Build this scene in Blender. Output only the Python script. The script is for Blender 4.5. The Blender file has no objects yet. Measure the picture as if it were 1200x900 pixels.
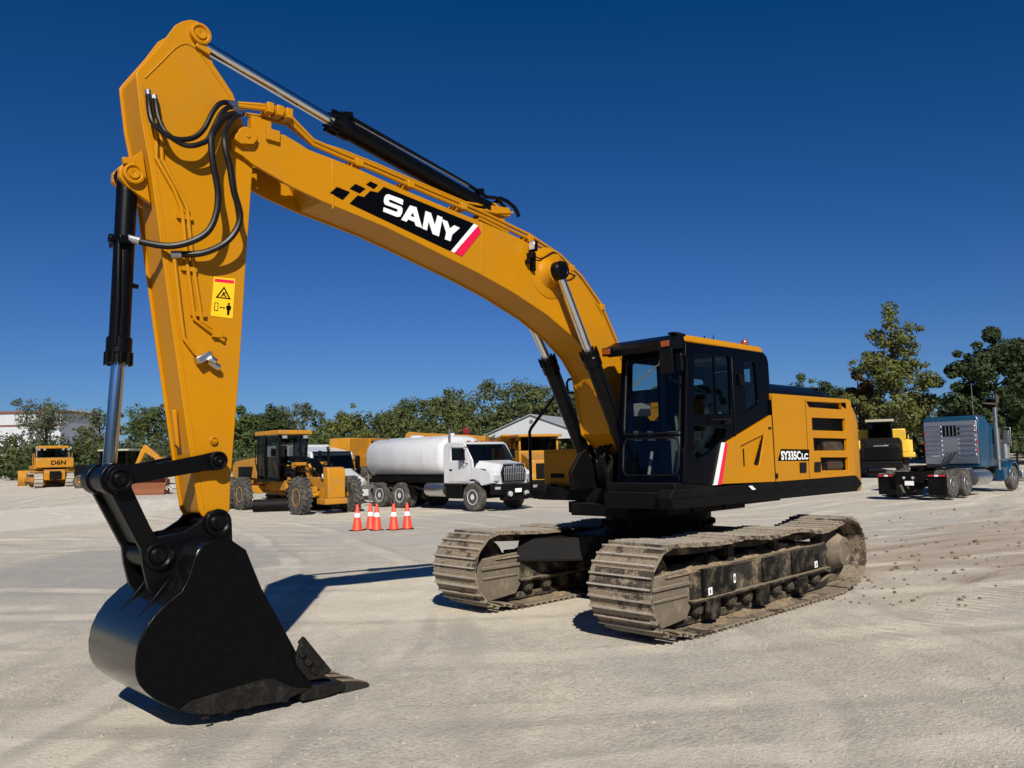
import bpy, bmesh, math, random
from mathutils import Vector, Matrix, noise
R=math.radians; PI=math.pi
random.seed(7)
SC=bpy.context.scene; COL=SC.collection
# ------------------------------------------------------------------ helpers
class MB:
    """collects faces; build() links them as ONE mesh object"""
    def __init__(s): s.v=[]; s.f=[]; s.m=[]
    def add(s,vs,fs,mi=0):
        o=len(s.v); s.v+=[tuple(v) for v in vs]; s.f+=[tuple(i+o for i in f) for f in fs]; s.m+=[mi]*len(fs); return s
    def bx(s,x0,x1,y0,y1,z0,z1,mi=0,mat=None):
        vs=[Vector((x,y,z)) for z in (z0,z1) for y in (y0,y1) for x in (x0,x1)]
        if mat is not None: vs=[mat@v for v in vs]
        return s.add(vs,[(0,2,3,1),(4,5,7,6),(0,1,5,4),(2,6,7,3),(0,4,6,2),(1,3,7,5)],mi)
    def cb(s,c,d,rot=(0,0,0),mi=0):
        from mathutils import Euler
        M=Matrix.Translation(c)@Euler(rot).to_matrix().to_4x4()
        return s.bx(-d[0]/2,d[0]/2,-d[1]/2,d[1]/2,-d[2]/2,d[2]/2,mi,M)
    def prism(s,poly,y0,y1,mi=0,taper=None):
        """poly of (x,z), pushed from y0 to y1; taper = polygon at y1"""
        n=len(poly); q=taper or poly
        vs=[(x,y0,z) for x,z in poly]+[(x,y1,z) for x,z in q]
        fs=[tuple(range(n)),tuple(range(2*n-1,n-1,-1))]+[(i,i+n,(i+1)%n+n,(i+1)%n) for i in range(n)]
        return s.add(vs,fs,mi)
    def prismz(s,poly,z0,z1,mi=0,taper=None):
        n=len(poly); q=taper or poly
        vs=[(x,y,z0) for x,y in poly]+[(x,y,z1) for x,y in q]
        fs=[tuple(range(n)),tuple(range(2*n-1,n-1,-1))]+[(i,i+n,(i+1)%n+n,(i+1)%n) for i in range(n)]
        return s.add(vs,fs,mi)
    def prismx(s,poly,x0,x1,mi=0,taper=None):
        n=len(poly); q=taper or poly
        vs=[(x0,y,z) for y,z in poly]+[(x1,y,z) for y,z in q]
        fs=[tuple(range(n)),tuple(range(2*n-1,n-1,-1))]+[(i,i+n,(i+1)%n+n,(i+1)%n) for i in range(n)]
        return s.add(vs,fs,mi)
    def cyl(s,p0,p1,r0,r1=None,seg=20,mi=0,caps=True):
        r1=r0 if r1 is None else r1
        p0=Vector(p0);p1=Vector(p1);d=(p1-p0).normalized()
        a=d.orthogonal().normalized();b=d.cross(a)
        vs=[];
        for p,r in ((p0,r0),(p1,r1)):
            vs+=[p+(a*math.cos(2*PI*i/seg)+b*math.sin(2*PI*i/seg))*r for i in range(seg)]
        fs=[(i,(i+1)%seg,(i+1)%seg+seg,i+seg) for i in range(seg)]
        if caps: fs+=[tuple(range(seg-1,-1,-1)),tuple(range(seg,2*seg))]
        return s.add(vs,fs,mi)
    def lathe(s,prof,c,axis,seg=28,mi=0,a0=0.):
        """prof: (radius, distance along axis)"""
        c=Vector(c);d=Vector(axis).normalized();a=d.orthogonal().normalized();b=d.cross(a)
        vs=[];n=len(prof)
        for r,h in prof:
            vs+=[c+d*h+(a*math.cos(a0+2*PI*i/seg)+b*math.sin(a0+2*PI*i/seg))*max(r,1e-4) for i in range(seg)]
        fs=[(k*seg+i,k*seg+(i+1)%seg,(k+1)*seg+(i+1)%seg,(k+1)*seg+i) for k in range(n-1) for i in range(seg)]
        if prof[0][0]>.002: fs.append(tuple(range(seg-1,-1,-1)))
        if prof[-1][0]>.002: fs.append(tuple(range((n-1)*seg,n*seg)))
        return s.add(vs,fs,mi)
    def tube(s,path,r,seg=8,mi=0,smooth=0):
        P=[Vector(p) for p in path]
        for _ in range(smooth):
            Q=[P[0]]
            for i in range(len(P)-1):
                a=P[max(i-1,0)];b=P[i];c=P[i+1];d=P[min(i+2,len(P)-1)]
                Q+= [(-a+9*b+9*c-d)/16, c]
            P=Q
        rr=r if hasattr(r,'__len__') else [r]*len(P)
        if len(rr)!=len(P): rr=[rr[min(int(i*len(rr)/len(P)),len(rr)-1)] for i in range(len(P))]
        vs=[];n=len(P);ref=None
        for i,p in enumerate(P):
            t=(P[min(i+1,n-1)]-P[max(i-1,0)]).normalized()
            if ref is None: ref=t.orthogonal().normalized()
            ref=(ref-t*ref.dot(t))
            ref=ref.normalized() if ref.length>1e-5 else t.orthogonal().normalized()
            b=t.cross(ref)
            vs+=[p+(ref*math.cos(2*PI*k/seg)+b*math.sin(2*PI*k/seg))*rr[i] for k in range(seg)]
        fs=[(i*seg+k,i*seg+(k+1)%seg,(i+1)*seg+(k+1)%seg,(i+1)*seg+k) for i in range(n-1) for k in range(seg)]
        fs+=[tuple(range(seg-1,-1,-1)),tuple(range((n-1)*seg,n*seg))]
        return s.add(vs,fs,mi)
    def quad(s,a,b,c,d,mi=0): return s.add([a,b,c,d],[(0,1,2,3)],mi)
    def build(s,name,mats,parent=None,bevel=0,smooth=True,angle=32,recalc=True,rz=0,bseg=2):
        me=bpy.data.meshes.new(name); me.from_pydata(s.v,[],s.f)
        if not isinstance(mats,(list,tuple)): mats=[mats]
        for m in mats: me.materials.append(m)
        me.polygons.foreach_set('material_index',s.m)
        if recalc:
            b=bmesh.new(); b.from_mesh(me); bmesh.ops.recalc_face_normals(b,faces=b.faces); b.to_mesh(me); b.free()
        if smooth:
            me.polygons.foreach_set('use_smooth',[True]*len(me.polygons)); me.set_sharp_from_angle(angle=R(angle))
        me.update()
        o=bpy.data.objects.new(name,me); COL.objects.link(o)
        if parent: o.parent=parent
        if rz: o.rotation_euler.z=rz
        if bevel:
            md=o.modifiers.new('edge','BEVEL'); md.width=bevel; md.segments=bseg; md.limit_method='ANGLE'; md.angle_limit=R(40); md.harden_normals=False
        return o
def each(mb,name,mats,parent,bevel=0,**k):
    """every loose piece of mb becomes an object of its own"""
    par=list(range(len(mb.v)))
    def fd(i):
        while par[i]!=i: par[i]=par[par[i]]; i=par[i]
        return i
    for f in mb.f:
        r=fd(f[0])
        for j in f[1:]: par[fd(j)]=r
    grp={}
    for f,m in zip(mb.f,mb.m): grp.setdefault(fd(f[0]),[]).append((f,m))
    out=[]
    for fs in grp.values():
        ids=sorted({i for f,_ in fs for i in f}); mp={i:n for n,i in enumerate(ids)}
        q=MB(); q.v=[mb.v[i] for i in ids]; q.f=[tuple(mp[i] for i in f) for f,_ in fs]; q.m=[m for _,m in fs]
        out.append(q.build(name,mats,parent,bevel,**k))
    return out
def thing(name,label,cat,loc=(0,0,0),rz=0,group=None,tilt=(0,0)):
    o=bpy.data.objects.new(name,None); COL.objects.link(o); o.empty_display_size=.3
    o.location=loc; o.rotation_euler=(tilt[0],tilt[1],rz); o['label']=label; o['category']=cat
    if group: o['group']=group
    return o
def tag(o,label,cat,group=None):
    o['label']=label;o['category']=cat
    if group:o['group']=group
    return o
def setting(o,kind='structure',label=None,cat=None):
    o['kind']=kind
    if label:o['label']=label
    if cat:o['category']=cat
    return o
def copy_tree(o,parent=None):
    c=o.copy(); COL.objects.link(c); c.parent=parent
    for ch in list(o.children): copy_tree(ch,c)
    return c
def text_polys(txt,size,offset=0.,sx=1.,spacing=1.):
    """glyph faces of the built-in font as (verts2d, faces)"""
    cu=bpy.data.curves.new('t','FONT'); cu.body=txt; cu.size=size; cu.offset=offset; cu.space_character=spacing; cu.resolution_u=3
    o=bpy.data.objects.new('t',cu); COL.objects.link(o)
    dg=bpy.context.evaluated_depsgraph_get(); dg.update()
    me=bpy.data.meshes.new_from_object(o.evaluated_get(dg))
    vs=[(v.co.x*sx,v.co.y) for v in me.vertices]; fs=[tuple(p.vertices) for p in me.polygons]
    bpy.data.objects.remove(o); bpy.data.curves.remove(cu); bpy.data.meshes.remove(me)
    return vs,fs
def put_text(mb,txt,size,O,U,V,mi=0,offset=0.,sx=1.,width=None,spacing=1.):
    vs,fs=text_polys(txt,size,offset,sx,spacing)
    if width:
        w=max(v[0] for v in vs)-min(v[0] for v in vs); k=width/w; vs=[(a*k,b) for a,b in vs]
    O=Vector(O);U=Vector(U).normalized();V=Vector(V).normalized()
    mb.add([O+U*a+V*b for a,b in vs],fs,mi)
# ------------------------------------------------------------------ materials
def nodes(name):
    m=bpy.data.materials.new(name); m.use_nodes=True; nt=m.node_tree
    return m,nt,nt.nodes['Principled BSDF']
def N(nt,t,**k):
    n=nt.nodes.new(t)
    for a,b in k.items():
        if a in n.inputs: n.inputs[a].default_value=b
        else: setattr(n,a,b)
    return n
def L(nt,a,b): nt.links.new(a,b)
def ramp(nt,fac,stops):
    r=nt.nodes.new('ShaderNodeValToRGB'); e=r.color_ramp.elements
    while len(e)<len(stops): e.new(.5)
    for i,(p,c) in enumerate(stops):
        e[i].position=p; e[i].color=(c,c,c,1) if not hasattr(c,'__len__') else (*c,1)
    L(nt,fac,r.inputs[0]); return r.outputs[0]
def mixc(nt,f,a,b):
    x=nt.nodes.new('ShaderNodeMix'); x.data_type='RGBA'
    if hasattr(f,'links'): L(nt,f,x.inputs[0])
    else: x.inputs[0].default_value=f
    for v,i in ((a,6),(b,7)):
        if hasattr(v,'links'): L(nt,v,x.inputs[i])
        else: x.inputs[i].default_value=(*v,1)
    return x.outputs[2]
def paint(name,col,rough=.35,metal=0.,coat=.3,dirt=(.30,.24,.17),damt=.25,dscale=3.,bump=.0,var=.12,top=.0,spec=.5,rvar=.18):
    """painted or raw metal with uneven gloss, slight colour drift and blotchy dust; top = dust lying on upward faces"""
    m,nt,b=nodes(name)
    tc=N(nt,'ShaderNodeTexCoord'); P=tc.outputs['Object']
    n1=N(nt,'ShaderNodeTexNoise',Scale=dscale,Detail=8.,Roughness=.65); L(nt,P,n1.inputs['Vector'])
    n2=N(nt,'ShaderNodeTexNoise',Scale=dscale*9,Detail=5.,Roughness=.7); L(nt,P,n2.inputs['Vector'])
    dark=tuple(c*(1-var) for c in col)
    base=mixc(nt,ramp(nt,n1.outputs[0],[(.35,0),(.65,1)]),col,dark)
    f=ramp(nt,n1.outputs[0],[(.48,0),(.75,1)])
    mm=N(nt,'ShaderNodeMath',operation='MULTIPLY'); L(nt,f,mm.inputs[0]); L(nt,ramp(nt,n2.outputs[0],[(.3,.15),(.7,1)]),mm.inputs[1])
    m2=N(nt,'ShaderNodeMath',operation='MULTIPLY'); L(nt,mm.outputs[0],m2.inputs[0]); m2.inputs[1].default_value=damt
    fac=m2.outputs[0]
    if top:
        g=N(nt,'ShaderNodeNewGeometry'); sp=N(nt,'ShaderNodeSeparateXYZ'); L(nt,g.outputs['Normal'],sp.inputs[0])
        up=ramp(nt,sp.outputs[2],[(.35,0),(.9,1)])
        m3=N(nt,'ShaderNodeMath',operation='MULTIPLY'); L(nt,up,m3.inputs[0]); L(nt,ramp(nt,n2.outputs[0],[(.2,.4*top),(.6,top)]),m3.inputs[1])
        m4=N(nt,'ShaderNodeMath',operation='MAXIMUM'); L(nt,fac,m4.inputs[0]); L(nt,m3.outputs[0],m4.inputs[1]); fac=m4.outputs[0]
    L(nt,mixc(nt,fac,base,dirt),b.inputs['Base Color'])
    r=N(nt,'ShaderNodeMath',operation='MULTIPLY_ADD'); L(nt,n2.outputs[0],r.inputs[0]); r.inputs[1].default_value=rvar; r.inputs[2].default_value=rough-rvar/2
    r2=N(nt,'ShaderNodeMath',operation='MULTIPLY_ADD'); L(nt,fac,r2.inputs[0]); r2.inputs[1].default_value=.5; L(nt,r.outputs[0],r2.inputs[2]); r2.use_clamp=True
    L(nt,r2.outputs[0],b.inputs['Roughness'])
    b.inputs['Metallic'].default_value=metal; b.inputs['Coat Weight'].default_value=coat; b.inputs['Coat Roughness'].default_value=.12
    b.inputs['Specular IOR Level'].default_value=spec
    if bump:
        bp=N(nt,'ShaderNodeBump',Strength=bump,Distance=.02); L(nt,n2.outputs[0],bp.inputs['Height']); L(nt,bp.outputs[0],b.inputs['Normal'])
    return m
def glass(name,tint=(.35,.42,.42),rough=.02,refl=1.):
    m,nt,b=nodes(name); nt.nodes.remove(b)
    out=nt.nodes['Material Output']
    tr=N(nt,'ShaderNodeBsdfTransparent'); tr.inputs[0].default_value=(*tint,1)
    gl=N(nt,'ShaderNodeBsdfGlossy'); gl.inputs['Roughness'].default_value=rough; gl.inputs[0].default_value=(.9,.95,1,1)
    g=N(nt,'ShaderNodeNewGeometry'); dp=N(nt,'ShaderNodeVectorMath',operation='DOT_PRODUCT'); L(nt,g.outputs['Normal'],dp.inputs[0]); L(nt,g.outputs['Incoming'],dp.inputs[1])
    ab=N(nt,'ShaderNodeMath',operation='ABSOLUTE'); L(nt,dp.outputs['Value'],ab.inputs[0]); iv=N(nt,'ShaderNodeMath',operation='SUBTRACT'); iv.inputs[0].default_value=1; L(nt,ab.outputs[0],iv.inputs[1]); iv.use_clamp=True
    pw=N(nt,'ShaderNodeMath',operation='POWER'); L(nt,iv.outputs[0],pw.inputs[0]); pw.inputs[1].default_value=5
    mul=N(nt,'ShaderNodeMath',operation='MULTIPLY_ADD'); L(nt,pw.outputs[0],mul.inputs[0]); mul.inputs[1].default_value=.9*refl; mul.inputs[2].default_value=.032*refl; mul.use_clamp=True
    mx=N(nt,'ShaderNodeMixShader'); L(nt,mul.outputs[0],mx.inputs[0]); L(nt,tr.outputs[0],mx.inputs[1]); L(nt,gl.outputs[0],mx.inputs[2]); L(nt,mx.outputs[0],out.inputs[0])
    return m
M={}
M['yellow']=paint('yellow_paint',(.465,.195,.0005),.45,coat=.08,damt=.10,var=.07,dscale=1.6,spec=.2)
M['cat']=paint('works_yellow_paint',(.47,.205,.008),.5,coat=.03,damt=.6,var=.22,dscale=2.,top=.3,spec=.3)
M['pale_yellow']=paint('bright_yellow_paint',(.72,.45,.03),.45,coat=.1,damt=.3,dscale=2.)
M['black']=paint('black_paint',(.0020,.0022,.003),.36,coat=.03,damt=.01,var=.2,spec=.16)
M['black_dusty']=paint('dusty_black_paint',(.0032,.0032,.0034),.55,coat=0,damt=.10,dscale=2.5,top=.10,dirt=(.12,.095,.07),spec=.12)
M['bucket']=paint('bucket_black_paint',(.0015,.0016,.0024),.38,coat=.03,damt=.09,dscale=34.,dirt=(.06,.052,.045),var=.2,spec=.10)
M['bucket_scuffed']=paint('scuffed_black_paint',(.006,.0055,.005),.6,coat=0,damt=.75,dscale=16.,dirt=(.052,.044,.037),var=.3,spec=.25)
M['navy']=paint('cab_blue_black_paint',(.0010,.0014,.0038),.3,coat=.0,damt=.004,spec=.07)
M['shell']=paint('bucket_shell_paint',(.0035,.004,.005),.24,coat=.5,damt=.05,dscale=3.,dirt=(.05,.042,.036),var=.2,spec=.5)
M['plate_black']=paint('muddied_black_plate',(.006,.006,.006),.6,coat=0,damt=.9,dscale=7.,top=.5,dirt=(.20,.155,.105),spec=.15)
M['dull_steel']=paint('dull_steel',(.10,.095,.09),.55,coat=0,damt=.5,dscale=2.,dirt=(.2,.17,.13),spec=.3)
M['engine']=paint('engine_brown',(.035,.020,.006),.6,damt=.4,dscale=4.)
M['dark_red']=paint('dark_red_paint',(.18,.008,.01),.5,damt=.2)
M['rubber']=paint('hose_rubber',(.0045,.0045,.005),.42,coat=0,damt=.05,spec=.3)
M['tyre']=paint('tyre_rubber',(.055,.052,.048),.85,coat=0,damt=1.2,dscale=5.,dirt=(.26,.235,.20),bump=.3,spec=.2)
M['chrome']=paint('chrome_rod',(.75,.76,.78),.15,metal=1,coat=0,damt=.0,var=.03,rvar=.02)
M['steel']=paint('bare_steel',(.42,.42,.43),.38,metal=1,coat=0,damt=.3,dscale=6.)
M['alu']=paint('polished_aluminium',(.60,.61,.63),.36,metal=1,coat=0,damt=.2,dscale=1.,dirt=(.3,.27,.24))
M['white']=paint('white_paint',(.56,.575,.60),.4,coat=.15,damt=.35,dscale=1.5,dirt=(.36,.33,.28),var=.08)
M['blue']=paint('blue_paint',(.0035,.048,.105),.35,coat=.25,damt=.2,dscale=2.,dirt=(.16,.15,.14))
M['red']=paint('red_stripe_film',(.75,.008,.06),.4,coat=.1,damt=.0)
M['lens_red']=paint('red_lens',(.45,.01,.015),.2,coat=.5,damt=.1)
M['white_film']=paint('white_film',(.80,.80,.80),.4,coat=.1,damt=.0,var=.02)
M['black_film']=paint('black_film',(.0015,.0018,.003),.5,coat=0,damt=.0,spec=.06)
M['sign_yellow']=paint('sign_yellow_film',(.82,.52,.01),.4,coat=.1,damt=.0,var=.03)
M['orange']=paint('cone_orange',(.85,.06,.02),.5,coat=0,damt=.2,dscale=9.,dirt=(.3,.12,.07))
M['amber']=paint('amber_lens',(.28,.06,.01),.2,coat=.5,damt=0)
M['seat']=paint('grey_seat_cloth',(.04,.04,.042),.8,coat=0,damt=.1)
M['trim']=paint('beige_cab_trim',(.36,.34,.27),.6,coat=0,damt=.1)
M['rust']=paint('rusty_steel',(.20,.07,.03),.8,coat=0,damt=.6,dscale=4.,dirt=(.28,.15,.08))
M['glass']=glass('cab_glass',(.50,.60,.62),refl=1.0)
M['dark_glass']=glass('dark_cab_glass',(.16,.20,.21),refl=1.1)
M['hazy_glass']=glass('windscreen_glass',(.74,.80,.78),refl=1.0)
M['rear_glass']=glass('rear_glass',(.62,.72,.72),refl=1.0)
M['roof_metal']=paint('corrugated_white_metal',(.72,.74,.76),.45,coat=0,damt=.15,dscale=.4,dirt=(.5,.48,.45),var=.06)
M['roof_grey']=paint('grey_roof_metal',(.40,.42,.44),.4,metal=.3,coat=0,damt=.2,dscale=.4,dirt=(.3,.28,.26))
M['brown']=paint('rust_brown_trim',(.16,.06,.035),.7,coat=0,damt=.2)
M['lamp']=paint('lamp_glass',(.7,.72,.74),.1,metal=.6,coat=.5,damt=0)
M['green']=paint('green_paint',(.02,.16,.04),.5,damt=.3)
M['grey']=paint('grey_paint',(.13,.135,.14),.5,damt=.3,coat=.05)
M['pvc']=paint('pale_hose',(.55,.53,.48),.6,damt=.4,coat=0)
def shoe_mat():
    m,nt,b=nodes('muddy_track_steel')
    tc=N(nt,'ShaderNodeTexCoord'); oi=N(nt,'ShaderNodeObjectInfo')
    ad=N(nt,'ShaderNodeVectorMath',operation='ADD'); L(nt,tc.outputs['Object'],ad.inputs[0])
    ml=N(nt,'ShaderNodeVectorMath',operation='SCALE'); ml.inputs[0].default_value=(37,91,53); L(nt,oi.outputs['Random'],ml.inputs['Scale']); L(nt,ml.outputs[0],ad.inputs[1])
    n1=N(nt,'ShaderNodeTexNoise',Scale=6.,Detail=9.,Roughness=.7); L(nt,ad.outputs[0],n1.inputs['Vector'])
    n2=N(nt,'ShaderNodeTexNoise',Scale=45.,Detail=6.,Roughness=.7); L(nt,ad.outputs[0],n2.inputs['Vector'])
    n3=N(nt,'ShaderNodeTexNoise',Scale=2.2,Detail=3.); L(nt,ad.outputs[0],n3.inputs['Vector'])
    mud=mixc(nt,ramp(nt,n2.outputs[0],[(.3,0),(.7,1)]),(.12,.093,.064),(.345,.285,.21))
    steel=mixc(nt,ramp(nt,n2.outputs[0],[(.35,0),(.7,1)]),(.028,.022,.017),(.11,.085,.065))
    bc=N(nt,'ShaderNodeMath',operation='MULTIPLY_ADD'); L(nt,n3.outputs[0],bc.inputs[0]); bc.inputs[1].default_value=.6; L(nt,n1.outputs[0],bc.inputs[2])
    rr=N(nt,'ShaderNodeMath',operation='MULTIPLY_ADD'); L(nt,oi.outputs['Random'],rr.inputs[0]); rr.inputs[1].default_value=.16; L(nt,bc.outputs[0],rr.inputs[2])
    fac=ramp(nt,rr.outputs[0],[(.775,0),(.85,1)])
    sp=N(nt,'ShaderNodeSeparateXYZ'); L(nt,tc.outputs['Object'],sp.inputs[0])
    tip=ramp(nt,sp.outputs[2],[(.036,0),(.046,1)])
    c=mixc(nt,fac,steel,mud); c=mixc(nt,tip,c,(.37,.33,.28))
    L(nt,c,b.inputs['Base Color']); b.inputs['Roughness'].default_value=.75; b.inputs['Specular IOR Level'].default_value=.3
    bp=N(nt,'ShaderNodeBump',Strength=.9,Distance=.03); L(nt,n1.outputs[0],bp.inputs['Height'])
    b2=N(nt,'ShaderNodeBump',Strength=.5,Distance=.01); L(nt,n2.outputs[0],b2.inputs['Height']); L(nt,bp.outputs[0],b2.inputs['Normal']); L(nt,b2.outputs[0],b.inputs['Normal'])
    return m
M['shoe']=shoe_mat()
def dirt_mat(name,a,b_,scale=14.,bump=1.):
    m,nt,b=nodes(name); tc=N(nt,'ShaderNodeTexCoord')
    n1=N(nt,'ShaderNodeTexNoise',Scale=scale,Detail=9.,Roughness=.7); L(nt,tc.outputs['Object'],n1.inputs['Vector'])
    L(nt,mixc(nt,ramp(nt,n1.outputs[0],[(.32,0),(.68,1)]),a,b_),b.inputs['Base Color']); b.inputs['Roughness'].default_value=.95; b.inputs['Specular IOR Level'].default_value=.15
    bp=N(nt,'ShaderNodeBump',Strength=bump,Distance=.03); L(nt,n1.outputs[0],bp.inputs['Height']); L(nt,bp.outputs[0],b.inputs['Normal'])
    return m
M['mud']=dirt_mat('dry_mud',(.17,.12,.075),(.44,.34,.22))
M['frame']=paint('mud_splashed_frame',(.022,.019,.017),.75,coat=0,damt=1.7,dscale=4.,dirt=(.30,.235,.155),bump=.5,top=.9,var=.3,spec=.25)
M['plate']=paint('dusty_guard_plate',(.15,.125,.095),.75,coat=0,damt=1.1,dscale=6.,dirt=(.34,.27,.185),bump=.25,top=.8,var=.3,spec=.25)
# ------------------------------------------------------------------ camera, sky, sun
CAM=Vector((8.955,6.610,1.912))
RT=((-.7249,.6885,-.0240),(.0457,.0829,.9955),(-.6874,-.7205,.0916))
def make_camera():
    cd=bpy.data.cameras.new('camera'); o=bpy.data.objects.new('camera',cd); COL.objects.link(o)
    r,u,f=[Vector(v).normalized() for v in RT]
    o.matrix_world=Matrix(((r.x,u.x,-f.x,CAM.x),(r.y,u.y,-f.y,CAM.y),(r.z,u.z,-f.z,CAM.z),(0,0,0,1)))
    cd.sensor_width=36; cd.lens=944.94/1200*36; cd.clip_end=3000; cd.clip_start=.05
    SC.camera=o
make_camera()
SUN_EL,SUN_AZ=35.3,53.8           # azimuth counted from +x towards +y
def make_light():
    w=bpy.data.worlds.new('World'); SC.world=w; w.use_nodes=True; nt=w.node_tree
    bg=nt.nodes['Background']; sk=nt.nodes.new('ShaderNodeTexSky'); sk.sky_type='NISHITA'; sk.sun_disc=False
    sk.sun_elevation=R(SUN_EL); sk.sun_rotation=R(90-SUN_AZ)
    sk.altitude=300; sk.air_density=1.0; sk.dust_density=.15; sk.ozone_density=4.5
    # deepen the clear autumn blue: contrast per channel, capped near the sun
    sr=nt.nodes.new('ShaderNodeSeparateColor'); cb=nt.nodes.new('ShaderNodeCombineColor'); nt.links.new(sk.outputs[0],sr.inputs[0]); S0=.062; outs=[]
    def mth(op,a,b):
        n=nt.nodes.new('ShaderNodeMath'); n.operation=op
        for v,i in ((a,0),(b,1)):
            if isinstance(v,float): n.inputs[i].default_value=v
            else: nt.links.new(v.outputs[0],n.inputs[i])
        return n
    ch=[]
    for i in range(3):
        a=nt.nodes.new('ShaderNodeMath'); a.operation='MULTIPLY'; a.inputs[1].default_value=S0; nt.links.new(sr.outputs[i],a.inputs[0]); ch.append(a)
    red=mth('MAXIMUM',mth('MULTIPLY',mth('SUBTRACT',ch[0],.0615),.52/1.189),mth('MAXIMUM',mth('MULTIPLY',mth('SUBTRACT',ch[0],.049),.38/1.189),.0012))
    grn=mth('MULTIPLY',mth('POWER',ch[1],1.25),.666); blu=mth('MULTIPLY',mth('POWER',ch[2],1.22),1.0)
    for q in (red,grn,blu): outs.append(mth('MULTIPLY',mth('MINIMUM',q,.8),1/S0))
    outs[0]=mth('MINIMUM',outs[0],mth('MULTIPLY',outs[1],.62))      # keeps the horizon blue instead of pink
    for i in range(3): nt.links.new(outs[i].outputs[0],cb.inputs[i])
    nt.links.new(cb.outputs[0],bg.inputs[0]); bg.inputs[1].default_value=S0
    ld=bpy.data.lights.new('sun','SUN'); ld.energy=4.9; ld.angle=R(.53); ld.color=(1,.94,.84)
    o=bpy.data.objects.new('sun',ld); COL.objects.link(o)
    d=Vector((math.cos(R(SUN_EL))*math.cos(R(SUN_AZ)),math.cos(R(SUN_EL))*math.sin(R(SUN_AZ)),math.sin(R(SUN_EL))))
    o.rotation_euler=d.to_track_quat('Z','Y').to_euler(); o.location=d*60
make_light()
vs=SC.view_settings; vs.view_transform='Standard'; vs.look='None'; vs.exposure=.25; vs.gamma=1; vs.use_curve_mapping=False
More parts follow.
